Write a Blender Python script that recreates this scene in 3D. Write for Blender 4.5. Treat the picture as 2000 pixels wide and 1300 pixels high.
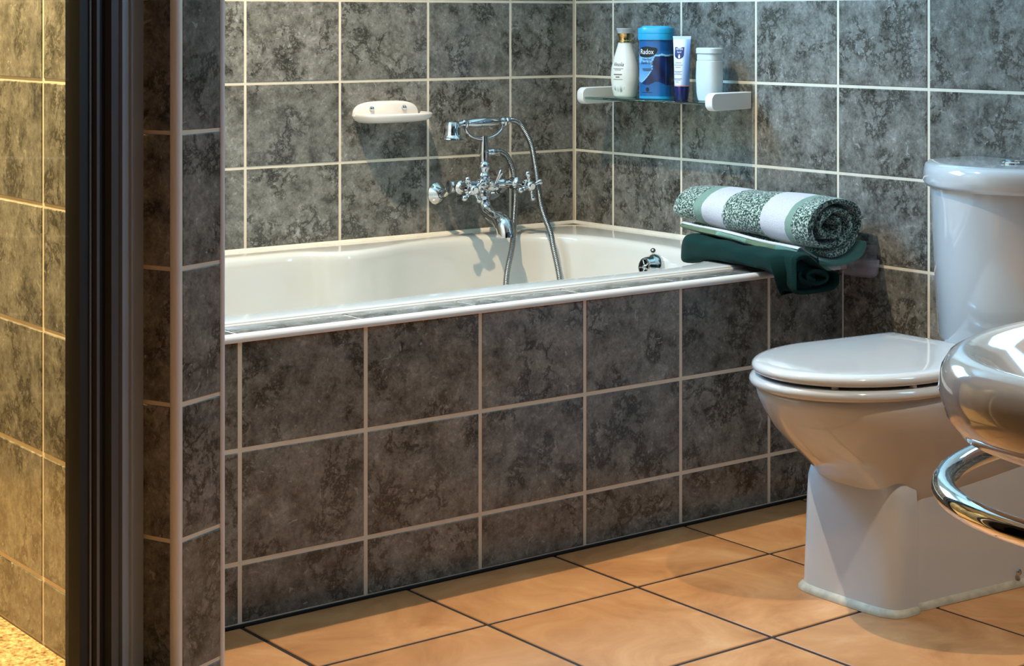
import bpy, bmesh, math, random
from mathutils import Vector, Matrix
random.seed(7)
for o in list(bpy.data.objects): bpy.data.objects.remove(o)
S = bpy.context.scene
COL = S.collection

# ------------------------------------------------------------------ camera
cam_d = bpy.data.cameras.new('camera'); cam = bpy.data.objects.new('camera', cam_d); COL.objects.link(cam)
cam.location = (-3.1451, -3.8264, 1.0731)
cam.rotation_euler = (math.pi / 2, 0, -0.65373)
cam_d.sensor_width = 36.0; cam_d.lens = 3562.5 / 2000 * 36.0
cam_d.shift_y = -(650 - 38.41) / 2000
cam_d.clip_start = 0.05
S.camera = cam

# ------------------------------------------------------------------ world, lamps, exposure
W = bpy.data.worlds.new('world'); S.world = W; W.use_nodes = True
W.node_tree.nodes['Background'].inputs[0].default_value = (0.40, 0.70, 1.0, 1)
W.node_tree.nodes['Background'].inputs[1].default_value = 5.0
S.view_settings.view_transform = 'Standard'; S.view_settings.look = 'None'
S.view_settings.gamma = 1.0; S.view_settings.use_curve_mapping = False
S.view_settings.exposure = -0.2

def downlight(name, loc, power, color, radius, cone, blend):
    d = bpy.data.lights.new(name, 'SPOT'); d.energy = power; d.color = color; d.shadow_soft_size = radius
    d.spot_size = math.radians(cone); d.spot_blend = blend
    o = bpy.data.objects.new(name, d); COL.objects.link(o); o.location = loc
    return o
downlight('bath_downlight', (-1.22, -0.68, 2.38), 205, (1.0, 0.785, 0.52), 0.014, 102, 0.8)
downlight('room_downlight', (-0.92, -2.65, 2.38), 125, (1.0, 0.82, 0.60), 0.016, 72, 0.25)
downlight('basin_downlight', (-1.95, -2.85, 2.38), 40, (1.0, 0.90, 0.76), 0.02, 60, 0.4)
downlight('shower_downlight', (-2.32, -0.75, 2.34), 700, (1.0, 0.74, 0.36), 0.04, 94, 0.5)
# daylight entering through the high window above the bath
wl = bpy.data.lights.new('window_daylight', 'AREA'); wl.shape = 'RECTANGLE'; wl.size = 0.90; wl.size_y = 0.66
wl.energy = 74; wl.color = (0.19, 0.56, 1.0)
wlo = bpy.data.objects.new('window_daylight', wl); COL.objects.link(wlo)
wlo.location = (-1.10, 0.035, 1.80); wlo.rotation_euler = (-math.pi / 2, 0, 0)
# and through a second one further along the right wall
w2 = bpy.data.lights.new('side_window_daylight', 'AREA'); w2.shape = 'RECTANGLE'; w2.size = 0.62; w2.size_y = 0.66
w2.energy = 13; w2.color = (0.30, 0.64, 1.0)
w2o = bpy.data.objects.new('side_window_daylight', w2); COL.objects.link(w2o)
w2o.location = (0.035, -2.55, 1.80); w2o.rotation_euler = (0, math.pi / 2, 0)

# ------------------------------------------------------------------ helpers
def srgb(r, g, b):
    f = lambda c: (c / 255) / 12.92 if c / 255 <= 0.04045 else ((c / 255 + 0.055) / 1.055) ** 2.4
    return (f(r), f(g), f(b), 1)

def tag(o, label=None, cat=None, group=None, kind=None):
    if label: o['label'] = label
    if cat: o['category'] = cat
    if group: o['group'] = group
    if kind: o['kind'] = kind
    return o

def attach(o, parent):
    if parent is not None:
        o.parent = parent
        pl = parent.location.copy()
        if parent.parent is not None and parent.type != 'EMPTY': pl = Vector((0, 0, 0))
        o.matrix_parent_inverse = Matrix.Translation(-pl) if parent.type == 'EMPTY' else Matrix.Identity(4)

def empty(name, loc, label=None, cat=None, kind=None):
    o = bpy.data.objects.new(name, None); COL.objects.link(o); o.location = loc
    o.empty_display_size = 0.02
    return tag(o, label, cat, None, kind)

def mesh(name, vs, fs, mat, parent=None, smooth=True, angle=40):
    m = bpy.data.meshes.new(name); m.from_pydata([tuple(v) for v in vs], [], fs)
    bm = bmesh.new(); bm.from_mesh(m); bmesh.ops.remove_doubles(bm, verts=bm.verts, dist=1e-6)
    bmesh.ops.recalc_face_normals(bm, faces=bm.faces)
    if smooth:
        lim = math.radians(angle)
        for f in bm.faces: f.smooth = True
        for e in bm.edges:
            if len(e.link_faces) == 2 and e.calc_face_angle(0) > lim: e.smooth = False
    bm.to_mesh(m); bm.free()
    m.materials.append(mat)
    o = bpy.data.objects.new(name, m); COL.objects.link(o); attach(o, parent)
    return o

def box_geo(lo, hi):
    (a, b, c), (d, e, f) = lo, hi
    vs = [(a, b, c), (d, b, c), (d, e, c), (a, e, c), (a, b, f), (d, b, f), (d, e, f), (a, e, f)]
    return vs, [(0, 3, 2, 1), (4, 5, 6, 7), (0, 1, 5, 4), (1, 2, 6, 5), (2, 3, 7, 6), (3, 0, 4, 7)]

def box(name, lo, hi, mat, parent=None, bevel=0.0, seg=2):
    lo, hi = [min(p) for p in zip(lo, hi)], [max(p) for p in zip(lo, hi)]
    vs, fs = box_geo(lo, hi)
    o = mesh(name, vs, fs, mat, parent, False)
    if bevel:
        bm = bmesh.new(); bm.from_mesh(o.data)
        bmesh.ops.bevel(bm, geom=bm.edges[:], offset=bevel, segments=seg, affect='EDGES', profile=0.5)
        for f in bm.faces: f.smooth = True
        for e in bm.edges:
            if len(e.link_faces) == 2 and e.calc_face_angle(0) > 0.7: e.smooth = False
        bm.to_mesh(o.data); bm.free()
    return o

def loft_geo(loops, cap0=True, cap1=True, closed=True):
    vs, fs = [], []
    n = len(loops[0])
    for L in loops: vs += [tuple(p) for p in L]
    for i in range(len(loops) - 1):
        for j in range(n if closed else n - 1):
            k = (j + 1) % n
            fs.append((i * n + j, i * n + k, (i + 1) * n + k, (i + 1) * n + j))
    if cap0: fs.append(tuple(range(n - 1, -1, -1)))
    if cap1: fs.append(tuple((len(loops) - 1) * n + j for j in range(n)))
    return vs, fs

def loft(name, loops, mat, parent=None, cap0=True, cap1=True, smooth=True, angle=40, closed=True):
    vs, fs = loft_geo(loops, cap0, cap1, closed)
    return mesh(name, vs, fs, mat, parent, smooth, angle)

def catmull(pts, per=8, closed=False):
    P = [Vector(p) for p in pts]; n = len(P); out = []
    rng = range(n if closed else n - 1)
    for i in rng:
        if closed: a, b, c, d = P[(i - 1) % n], P[i], P[(i + 1) % n], P[(i + 2) % n]
        else: a, b, c, d = P[max(i - 1, 0)], P[i], P[i + 1], P[min(i + 2, n - 1)]
        for s in range(per):
            t = s / per
            out.append(0.5 * ((2 * b) + (c - a) * t + (2 * a - 5 * b + 4 * c - d) * t * t + (3 * b - a - 3 * c + d) * t ** 3))
    if not closed: out.append(P[-1])
    return out

def resample(pts, step):
    out = [pts[0]]; acc = 0.0
    for a, b in zip(pts, pts[1:]):
        L = (b - a).length
        if L < 1e-9: continue
        t = step - acc
        while t <= L:
            out.append(a + (b - a) * (t / L)); t += step
        acc = (acc + L) % step
    return out

def tube_geo(pts, rad, seg=12):
    P = [Vector(p) for p in pts]; n = len(P)
    if not callable(rad) and not isinstance(rad, (list, tuple)): rr = [rad] * n
    elif callable(rad): rr = [rad(i / (n - 1)) for i in range(n)]
    else: rr = [rad[0] + 0 for _ in range(n)] if len(rad) == 1 else [rad[min(int(i / (n - 1) * (len(rad) - 1)), len(rad) - 2)] * (1 - (i / (n - 1) * (len(rad) - 1)) % 1 if i < n - 1 else 0) + rad[min(int(i / (n - 1) * (len(rad) - 1)) + 1, len(rad) - 1)] * ((i / (n - 1) * (len(rad) - 1)) % 1 if i < n - 1 else 1) for i in range(n)]
    loops = []
    T0 = (P[1] - P[0]).normalized()
    N = T0.orthogonal().normalized()
    for i in range(n):
        T = (P[min(i + 1, n - 1)] - P[max(i - 1, 0)]).normalized()
        N = (N - T * N.dot(T)).normalized(); B = T.cross(N)
        loops.append([P[i] + (N * math.cos(a) + B * math.sin(a)) * rr[i] for a in [2 * math.pi * k / seg for k in range(seg)]])
    return loops

def tube(name, pts, rad, mat, parent=None, seg=12):
    return loft(name, tube_geo(pts, rad, seg), mat, parent)

def lathe_loops(prof, org, axis, seg=24, sx=1.0, sy=1.0, ref=None):
    A = Vector(axis).normalized(); O = Vector(org)
    N = Vector(ref).normalized() if ref else A.orthogonal().normalized()
    N = (N - A * N.dot(A)).normalized(); B = A.cross(N)
    return [[O + A * h + (N * math.cos(a) * sx + B * math.sin(a) * sy) * max(r, 1e-5) for a in [2 * math.pi * k / seg for k in range(seg)]] for r, h in prof]

def lathe(name, prof, org, axis, mat, parent=None, seg=24, sx=1.0, sy=1.0, ref=None, angle=35):
    return loft(name, lathe_loops(prof, org, axis, seg, sx, sy, ref), mat, parent, True, True, True, angle)

def join_geo(parts):
    vs, fs = [], []
    for v, f in parts:
        k = len(vs); vs += [tuple(p) for p in v]; fs += [tuple(i + k for i in q) for q in f]
    return vs, fs

# ------------------------------------------------------------------ materials
def new_mat(name):
    m = bpy.data.materials.new(name); m.use_nodes = True
    nt = m.node_tree; b = nt.nodes['Principled BSDF']
    return m, nt, b

def plain(name, col, rough=0.4, metal=0.0, spec=0.5, coat=0.0, noise=0.0, nscale=30, bump=0.0, trans=0.0, alpha=1.0, sheen=0.0, ior=None, sss=0.0):
    m, nt, b = new_mat(name)
    b.inputs['Base Color'].default_value = col; b.inputs['Roughness'].default_value = rough
    b.inputs['Metallic'].default_value = metal; b.inputs['Specular IOR Level'].default_value = spec
    b.inputs['Coat Weight'].default_value = coat; b.inputs['Coat Roughness'].default_value = 0.05
    b.inputs['Transmission Weight'].default_value = trans; b.inputs['Alpha'].default_value = alpha
    b.inputs['Sheen Weight'].default_value = sheen
    if ior: b.inputs['IOR'].default_value = ior
    if noise or bump:
        tc = nt.nodes.new('ShaderNodeTexCoord'); n = nt.nodes.new('ShaderNodeTexNoise')
        n.inputs['Scale'].default_value = nscale; n.inputs['Detail'].default_value = 6
        nt.links.new(tc.outputs['Object'], n.inputs['Vector'])
        if noise:
            mr = nt.nodes.new('ShaderNodeMapRange'); mr.inputs['To Min'].default_value = 1 - noise; mr.inputs['To Max'].default_value = 1 + noise
            nt.links.new(n.outputs['Fac'], mr.inputs['Value'])
            mx = nt.nodes.new('ShaderNodeMix'); mx.data_type = 'RGBA'; mx.blend_type = 'MULTIPLY'; mx.inputs['Factor'].default_value = 1
            mx.inputs[6].default_value = col; nt.links.new(mr.outputs['Result'], mx.inputs[7]); nt.links.new(mx.outputs[2], b.inputs['Base Color'])
        if bump:
            bp = nt.nodes.new('ShaderNodeBump'); bp.inputs['Strength'].default_value = bump; bp.inputs['Distance'].default_value = 0.002
            nt.links.new(n.outputs['Fac'], bp.inputs['Height']); nt.links.new(bp.outputs['Normal'], b.inputs['Normal'])
    return m

def ramp(nt, stops):
    r = nt.nodes.new('ShaderNodeValToRGB'); e = r.color_ramp.elements
    while len(e) > 1: e.remove(e[0])
    e[0].position, e[0].color = stops[0]
    for p, c in stops[1:]:
        x = e.new(p); x.color = c
    return r

def stone_tile(name):
    """glossy mottled grey stone-look ceramic; every tile takes its own piece of the pattern"""
    m, nt, b = new_mat(name); N = nt.nodes.new; L = nt.links.new
    tc = N('ShaderNodeTexCoord'); oi = N('ShaderNodeObjectInfo')
    mul = N('ShaderNodeVectorMath'); mul.operation = 'SCALE'; mul.inputs[0].default_value = (7.3, 11.9, 5.7)
    sc = N('ShaderNodeMath'); sc.operation = 'MULTIPLY'; sc.inputs[1].default_value = 13.0
    L(oi.outputs['Random'], sc.inputs[0]); L(sc.outputs[0], mul.inputs['Scale'])
    add = N('ShaderNodeVectorMath'); L(tc.outputs['Object'], add.inputs[0]); L(mul.outputs['Vector'], add.inputs[1])
    def noise(scale, detail, rough, dist):
        n = N('ShaderNodeTexNoise'); n.inputs['Scale'].default_value = scale; n.inputs['Detail'].default_value = detail
        n.inputs['Roughness'].default_value = rough; n.inputs['Distortion'].default_value = dist
        L(add.outputs['Vector'], n.inputs['Vector']); return n
    big = noise(19, 9, 0.76, 0.0)
    base = ramp(nt, [(0.30, (0.034, 0.032, 0.028, 1)), (0.41, (0.119, 0.110, 0.093, 1)), (0.50, (0.184, 0.172, 0.148, 1)), (0.60, (0.244, 0.231, 0.203, 1)), (0.76, (0.395, 0.376, 0.338, 1))])
    L(big.outputs['Fac'], base.inputs['Fac'])
    fine = noise(95, 6, 0.75, 0.8)
    fr = ramp(nt, [(0.28, (0.25, 0.25, 0.25, 1)), (0.45, (0.92, 0.92, 0.92, 1)), (0.55, (1.05, 1.05, 1.05, 1)), (0.72, (1.9, 1.9, 1.88, 1))])
    L(fine.outputs['Fac'], fr.inputs['Fac'])
    mx = N('ShaderNodeMix'); mx.data_type = 'RGBA'; mx.blend_type = 'MULTIPLY'; mx.inputs['Factor'].default_value = 0.85
    L(base.outputs['Color'], mx.inputs[6]); L(fr.outputs['Color'], mx.inputs[7])
    # dark crack lines
    ck = noise(17, 10, 0.72, 0.25)
    cr = ramp(nt, [(0.0, (1, 1, 1, 1)), (0.455, (1, 1, 1, 1)), (0.490, (0.34, 0.33, 0.31, 1)), (0.512, (0.34, 0.33, 0.31, 1)), (0.55, (1, 1, 1, 1))])
    L(ck.outputs['Fac'], cr.inputs['Fac'])
    gate = noise(11, 2, 0.5, 0.0)
    gr = ramp(nt, [(0.47, (0, 0, 0, 1)), (0.56, (1, 1, 1, 1))]); L(gate.outputs['Fac'], gr.inputs['Fac'])
    m2 = N('ShaderNodeMix'); m2.data_type = 'RGBA'; m2.blend_type = 'MULTIPLY'
    L(gr.outputs['Color'], m2.inputs['Factor']); L(mx.outputs[2], m2.inputs[6]); L(cr.outputs['Color'], m2.inputs[7])
    # pale fossil flecks
    fl = noise(38, 3, 0.55, 2.2)
    fm = ramp(nt, [(0.665, (0, 0, 0, 1)), (0.70, (1, 1, 1, 1))]); L(fl.outputs['Fac'], fm.inputs['Fac'])
    m3 = N('ShaderNodeMix'); m3.data_type = 'RGBA'
    sf = N('ShaderNodeMath'); sf.operation = 'MULTIPLY'; sf.inputs[1].default_value = 0.45
    L(fm.outputs['Color'], sf.inputs[0]); L(sf.outputs[0], m3.inputs['Factor']); L(m2.outputs[2], m3.inputs[6]); m3.inputs[7].default_value = (0.50, 0.49, 0.46, 1)
    # slight tone difference between tiles
    hv = N('ShaderNodeHueSaturation'); tv = N('ShaderNodeMapRange'); tv.inputs['To Min'].default_value = 0.86; tv.inputs['To Max'].default_value = 1.12
    L(oi.outputs['Random'], tv.inputs['Value']); L(tv.outputs['Result'], hv.inputs['Value']); L(m3.outputs[2], hv.inputs['Color'])
    L(hv.outputs['Color'], b.inputs['Base Color'])
    b.inputs['Roughness'].default_value = 0.15; b.inputs['Specular IOR Level'].default_value = 0.42
    bp = N('ShaderNodeBump'); bp.inputs['Strength'].default_value = 0.10; bp.inputs['Distance'].default_value = 0.0008
    L(big.outputs['Fac'], bp.inputs['Height']); L(bp.outputs['Normal'], b.inputs['Normal'])
    return m

def terracotta(name):
    m, nt, b = new_mat(name); N = nt.nodes.new; L = nt.links.new
    tc = N('ShaderNodeTexCoord'); oi = N('ShaderNodeObjectInfo')
    mul = N('ShaderNodeVectorMath'); mul.operation = 'SCALE'; mul.inputs[0].default_value = (41, 67, 13); L(oi.outputs['Random'], mul.inputs['Scale'])
    add = N('ShaderNodeVectorMath'); L(tc.outputs['Object'], add.inputs[0]); L(mul.outputs['Vector'], add.inputs[1])
    n = N('ShaderNodeTexNoise'); n.inputs['Scale'].default_value = 5.5; n.inputs['Detail'].default_value = 9; n.inputs['Roughness'].default_value = 0.66; n.inputs['Distortion'].default_value = 1.1
    L(add.outputs['Vector'], n.inputs['Vector'])
    r = ramp(nt, [(0.25, srgb(148, 98, 56)), (0.45, srgb(176, 123, 76)), (0.6, srgb(190, 138, 90)), (0.78, srgb(204, 160, 116))])
    L(n.outputs['Fac'], r.inputs['Fac'])
    v = N('ShaderNodeHueSaturation'); tv = N('ShaderNodeMapRange'); tv.inputs['To Min'].default_value = 0.92; tv.inputs['To Max'].default_value = 1.06
    L(oi.outputs['Random'], tv.inputs['Value']); L(tv.outputs['Result'], v.inputs['Value']); L(r.outputs['Color'], v.inputs['Color'])
    L(v.outputs['Color'], b.inputs['Base Color'])
    b.inputs['Roughness'].default_value = 0.5
    bp = N('ShaderNodeBump'); bp.inputs['Strength'].default_value = 0.15; bp.inputs['Distance'].default_value = 0.002
    L(n.outputs['Fac'], bp.inputs['Height']); L(bp.outputs['Normal'], b.inputs['Normal'])
    return m

def pebble(name):
    m, nt, b = new_mat(name); N = nt.nodes.new; L = nt.links.new
    tc = N('ShaderNodeTexCoord'); v = N('ShaderNodeTexVoronoi'); v.inputs['Scale'].default_value = 170
    L(tc.outputs['Object'], v.inputs['Vector'])
    n = N('ShaderNodeTexNoise'); n.inputs['Scale'].default_value = 120; n.inputs['Detail'].default_value = 5; L(tc.outputs['Object'], n.inputs['Vector'])
    r = ramp(nt, [(0.3, srgb(120, 86, 50)), (0.5, srgb(196, 160, 108)), (0.65, srgb(224, 196, 150))]); L(n.outputs['Fac'], r.inputs['Fac'])
    L(r.outputs['Color'], b.inputs['Base Color']); b.inputs['Roughness'].default_value = 0.7
    bp = N('ShaderNodeBump'); bp.inputs['Strength'].default_value = 1.0; bp.inputs['Distance'].default_value = 0.006; bp.invert = True
    L(v.outputs['Distance'], bp.inputs['Height']); L(bp.outputs['Normal'], b.inputs['Normal'])
    return m

def glass_thin(name, tint=(0.97, 0.99, 0.98, 1)):
    m = bpy.data.materials.new(name); m.use_nodes = True; nt = m.node_tree
    for n in list(nt.nodes): nt.nodes.remove(n)
    N = nt.nodes.new; L = nt.links.new
    out = N('ShaderNodeOutputMaterial'); mx = N('ShaderNodeMixShader'); tr = N('ShaderNodeBsdfTransparent'); gl = N('ShaderNodeBsdfGlossy'); fr = N('ShaderNodeFresnel')
    tr.inputs[0].default_value = tint; gl.inputs['Roughness'].default_value = 0.02; fr.inputs['IOR'].default_value = 1.5
    ge = N('ShaderNodeNewGeometry'); io = N('ShaderNodeMapRange'); io.inputs['To Min'].default_value = 1.5; io.inputs['To Max'].default_value = 1 / 1.5
    L(ge.outputs['Backfacing'], io.inputs['Value']); L(io.outputs['Result'], fr.inputs['IOR'])
    L(fr.outputs[0], mx.inputs[0]); L(tr.outputs[0], mx.inputs[1]); L(gl.outputs[0], mx.inputs[2]); L(mx.outputs[0], out.inputs[0])
    return m

def vcol_mat(name, rough=0.35, coat=0.2):
    m, nt, b = new_mat(name); a = nt.nodes.new('ShaderNodeVertexColor'); a.layer_name = 'print'
    nt.links.new(a.outputs['Color'], b.inputs['Base Color']); b.inputs['Roughness'].default_value = rough; b.inputs['Coat Weight'].default_value = coat
    return m

def terry(name, bands, bump=1.0, sheen=0.3):
    """terry cloth; bands = [(y_from, kind)] along the towel's length, kinds: plain colour or 'speckle'"""
    m, nt, b = new_mat(name); N = nt.nodes.new; L = nt.links.new
    tc = N('ShaderNodeTexCoord'); sp = N('ShaderNodeSeparateXYZ'); L(tc.outputs['Object'], sp.inputs[0])
    n = N('ShaderNodeTexNoise'); n.inputs['Scale'].default_value = 230; n.inputs['Detail'].default_value = 3; n.inputs['Roughness'].default_value = 0.6; L(tc.outputs['Object'], n.inputs['Vector'])
    n2 = N('ShaderNodeTexNoise'); n2.inputs['Scale'].default_value = 620; n2.inputs['Detail'].default_value = 1; L(tc.outputs['Object'], n2.inputs['Vector'])
    wob = N('ShaderNodeTexNoise'); wob.inputs['Scale'].default_value = 26; L(tc.outputs['Object'], wob.inputs['Vector'])
    wm = N('ShaderNodeMapRange'); wm.inputs['To Min'].default_value = -0.006; wm.inputs['To Max'].default_value = 0.006; L(wob.outputs['Fac'], wm.inputs['Value'])
    yy = N('ShaderNodeMath'); yy.operation = 'SUBTRACT'; yy.inputs[0].default_value = 0; L(sp.outputs['Y'], yy.inputs[1])
    ya = N('ShaderNodeMath'); L(yy.outputs[0], ya.inputs[0]); L(wm.outputs['Result'], ya.inputs[1])
    speck = ramp(nt, [(0.38, srgb(24, 36, 30)), (0.48, srgb(58, 82, 68)), (0.54, srgb(150, 172, 158)), (0.64, srgb(206, 210, 202))])
    L(n.outputs['Fac'], speck.inputs['Fac'])
    cur = None
    for y0, kind in bands:
        if kind == 'speckle': src = speck.outputs['Color']
        else:
            c = N('ShaderNodeMix'); c.data_type = 'RGBA'; c.blend_type = 'MULTIPLY'; c.inputs['Factor'].default_value = 0.5
            fr = ramp(nt, [(0.3, (0.55, 0.55, 0.55, 1)), (0.6, (1, 1, 1, 1))]); L(n2.outputs['Fac'], fr.inputs['Fac'])
            c.inputs[6].default_value = kind; L(fr.outputs['Color'], c.inputs[7]); src = c.outputs[2]
        if cur is None: cur = src; continue
        g = N('ShaderNodeMath'); g.operation = 'GREATER_THAN'; L(ya.outputs[0], g.inputs[0]); g.inputs[1].default_value = y0
        mx = N('ShaderNodeMix'); mx.data_type = 'RGBA'; L(g.outputs[0], mx.inputs['Factor']); L(cur, mx.inputs[6]); L(src, mx.inputs[7]); cur = mx.outputs[2]
    L(cur, b.inputs['Base Color']); b.inputs['Roughness'].default_value = 0.95; b.inputs['Specular IOR Level'].default_value = 0.1; b.inputs['Sheen Weight'].default_value = sheen
    bp = N('ShaderNodeBump'); bp.inputs['Strength'].default_value = bump; bp.inputs['Distance'].default_value = 0.0016
    L(n2.outputs['Fac'], bp.inputs['Height']); L(bp.outputs['Normal'], b.inputs['Normal'])
    return m

M_TILE = stone_tile('grey_stone_tile')
M_GROUT = plain('cream_grout', srgb(226, 212, 190), 0.75, noise=0.12, nscale=40)
M_FLOOR = terracotta('terracotta_floor_tile')
M_FGROUT = plain('black_floor_grout', srgb(24, 20, 18), 0.8)
M_PAINT = plain('cream_paint', srgb(228, 220, 204), 0.8, noise=0.03, nscale=4)
M_TRIM = plain('white_tile_trim', srgb(222, 216, 212), 0.3, noise=0.04, nscale=20)
M_TUB = plain('cream_white_acrylic', srgb(208, 204, 195), 0.12, spec=0.5, coat=0.4)
M_CERAMIC = plain('white_sanitary_ceramic', srgb(192, 193, 194), 0.08, spec=0.5, coat=0.6)
M_BASIN = plain('ivory_basin_ceramic', srgb(230, 220, 211), 0.08, spec=0.5, coat=0.6)
M_CHROME = plain('polished_chrome', (0.60, 0.61, 0.62, 1), 0.05, metal=1.0)
M_HOSE = plain('ribbed_chrome_hose', (0.30, 0.30, 0.29, 1), 0.22, metal=1.0)
M_ANOD = plain('dark_anodised_aluminium', (0.11, 0.115, 0.12, 1), 0.3, metal=0.3)
M_ANOD2 = plain('window_lit_dark_aluminium', (0.36, 0.42, 0.48, 1), 0.35, metal=0.25)  # the same dark aluminium with bluish window light put into its colour
M_RUBBER_SHADE = plain('black_rubber_and_shade', (0.008, 0.008, 0.008, 1), 0.6)  # rubber gasket black, also colours the shaded recesses of the door frame
M_GLASS = glass_thin('clear_shower_glass')
M_SHELFGLASS = plain('green_edge_glass', (0.55, 0.86, 0.76, 1), 0.02, trans=1.0, ior=1.5)
M_WHITEPL = plain('white_plastic', srgb(226, 222, 216), 0.35)
M_SEAL = plain('cream_sealant', srgb(222, 214, 198), 0.5, noise=0.12, nscale=60)
M_MOULD = plain('stained_sealant', srgb(176, 170, 152), 0.6, noise=0.55, nscale=45, bump=0.5)
M_BLACK = plain('black_print', srgb(18, 18, 20), 0.5)
M_WHITE = plain('white_print', srgb(238, 238, 236), 0.5)
M_PEBBLE = pebble('sandy_antislip_floor')
M_CAPGOLD = plain('gold_collar', (0.78, 0.56, 0.24, 1), 0.18, metal=1.0)
M_FROST = plain('frosted_clear_cap', srgb(225, 226, 226), 0.3, trans=0.5, ior=1.45)
M_NAVY = plain('navy_plastic', srgb(22, 26, 88), 0.25, coat=0.3)
M_CLEARPL = plain('clear_lilac_plastic', (0.86, 0.84, 0.92, 1), 0.08, trans=0.75, ior=1.3, alpha=0.42)
M_DARKWALL = plain('bounce_cutting_dark_wall', (0.055, 0.042, 0.034, 1), 0.5, noise=0.3, nscale=6)  # invented dark finish for the unseen walls, cuts their warm bounce light
M_DKGREEN = terry('bottle_green_terry', [(0, srgb(8, 44, 40))], 0.8, 0.04)
SAGE, WHT = srgb(124, 152, 136), srgb(206, 204, 208)
M_STRIPE = terry('striped_green_terry', [(0.0, 'speckle'), (0.672, SAGE), (0.700, WHT), (0.772, 'speckle'), (0.898, WHT), (0.982, SAGE), (1.003, 'speckle')], 1.0)
M_FLAP = terry('sage_terry_edge', [(0.0, srgb(92, 112, 84)), (0.80, srgb(112, 150, 132)), (0.90, srgb(92, 112, 84)), (1.0, srgb(88, 132, 120))], 1.0)

# ------------------------------------------------------------------ tiling
TMESH = {}
def tile_mesh(su, sv, U, V, Nn, mat, bev=0.0014, thick=0.007):
    key = (round(su, 4), round(sv, 4), tuple(round(c, 3) for c in U), tuple(round(c, 3) for c in Nn), mat.name)
    if key in TMESH: return TMESH[key]
    U, V, Nn = Vector(U), Vector(V), Vector(Nn); vs = []
    for ins, d in ((0, -thick), (0, -bev), (bev, 0)):
        for a, b in ((-1, -1), (1, -1), (1, 1), (-1, 1)):
            vs.append(U * a * (su / 2 - ins) + V * b * (sv / 2 - ins) + Nn * d)
    fs = [(8, 9, 10, 11)]
    for k in range(2):
        for j in range(4): fs.append((k * 4 + j, k * 4 + (j + 1) % 4, (k + 1) * 4 + (j + 1) % 4, (k + 1) * 4 + j))
    m = bpy.data.meshes.new('tile'); m.from_pydata([tuple(v) for v in vs], [], fs)
    m.materials.append(mat); m.update()
    TMESH[key] = m
    return m

def lay_tiles(parent, org, U, V, Nn, ulines, vlines, mat, gap=0.0068, name='wall_tile', keep=None):
    """tiles between the joint lines ulines x vlines on the plane through org (front faces on it)"""
    U, V, Nn, O = Vector(U), Vector(V), Vector(Nn), Vector(org)
    for a, b in zip(ulines, ulines[1:]):
        for c, d in zip(vlines, vlines[1:]):
            if b - a < gap * 2 or d - c < gap * 2: continue
            if keep and not keep((a + b) / 2, (c + d) / 2): continue
            m = tile_mesh(b - a - gap, d - c - gap, U, V, Nn, mat)
            o = bpy.data.objects.new(name, m); COL.objects.link(o)
            o.location = O + U * (a + b) / 2 + V * (c + d) / 2 + Nn * random.uniform(-0.0003, 0.0003)
            o.parent = parent
            if parent.type == 'EMPTY': o.matrix_parent_inverse = Matrix.Translation(-parent.location)

def lines(start, step, lo, hi):
    k0 = math.ceil((lo - start) / step - 1e-6); out = [lo]
    k = k0
    while start + k * step < hi - 1e-6:
        v = start + k * step
        if v > lo + 0.004: out.append(v)
        k += 1
    if hi - out[-1] < 0.004: out[-1] = hi
    else: out.append(hi)
    return out

TW, TH = 0.26435, 0.2
ZR = 1.12055                          # a joint line of the main walls
CEIL = 2.42
G = 0.0015                            # joints lie this far behind the tile faces

# ------------------------------------------------------------------ the room
floor = box('floor', (-4.5, -4.7, -0.08), (0.1, 0.1, -0.002), M_FGROUT); tag(floor, kind='structure')
fx = [-1.20992 + 0.35393 * k for k in range(-10, 5)]
fx = [v for v in fx if -4.42 < v < -0.02] + [0.0]; fx = [-4.4] + fx
fy = [-1.22877 + 0.35393 * k for k in range(-10, 2)]
fy = [-4.6] + [v for v in fy if -4.55 < v < -0.98] + [-0.975]
lay_tiles(floor, (0, 0, 0), (1, 0, 0), (0, 1, 0), (0, 0, 1), fx, fy, M_FLOOR, 0.0085, 'floor_tile',
          keep=lambda a, b: not (a < -2.0 and b > -1.35))
ceiling = box('ceiling', (-4.5, -4.7, CEIL), (0.1, 0.1, CEIL + 0.08), M_PAINT); tag(ceiling, kind='structure')

WX0, WX1, WZ0, WZ1 = -1.57, -0.63, 1.45, 2.15
wb = mesh('wall_back', *join_geo([box_geo((-4.5, G, 0), (0.1, 0.1, WZ0)), box_geo((-4.5, G, WZ1), (0.1, 0.1, CEIL)), box_geo((-4.5, G, WZ0), (WX0, 0.1, WZ1)), box_geo((WX1, G, WZ0), (0.1, 0.1, WZ1))]), M_GROUT, None, False); tag(wb, kind='structure')
zl = lines(ZR, TH, 0.32, 1.32)
lay_tiles(wb, (0, 0, 0), (1, 0, 0), (0, 0, 1), (0, -1, 0), lines(-0.21846, TW, -1.80, -0.002), zl, M_TILE)
mesh('wall_paint', *join_geo([box_geo((-1.80, -0.003, 1.323), (0, 0.01, WZ0)), box_geo((-1.80, -0.003, WZ1), (0, 0.01, CEIL)), box_geo((-1.80, -0.003, WZ0), (WX0, 0.01, WZ1)), box_geo((WX1, -0.003, WZ0), (0, 0.01, WZ1))]), M_PAINT, wb, False)
RY0, RY1 = -2.90, -2.20
wr = mesh('wall_right', *join_geo([box_geo((G, -4.7, 0), (0.1, 0.0, WZ0)), box_geo((G, -4.7, WZ1), (0.1, 0.0, CEIL)), box_geo((G, -4.7, WZ0), (0.1, RY0, WZ1)), box_geo((G, RY1, WZ0), (0.1, 0.0, WZ1))]), M_GROUT, None, False); tag(wr, kind='structure')
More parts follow.
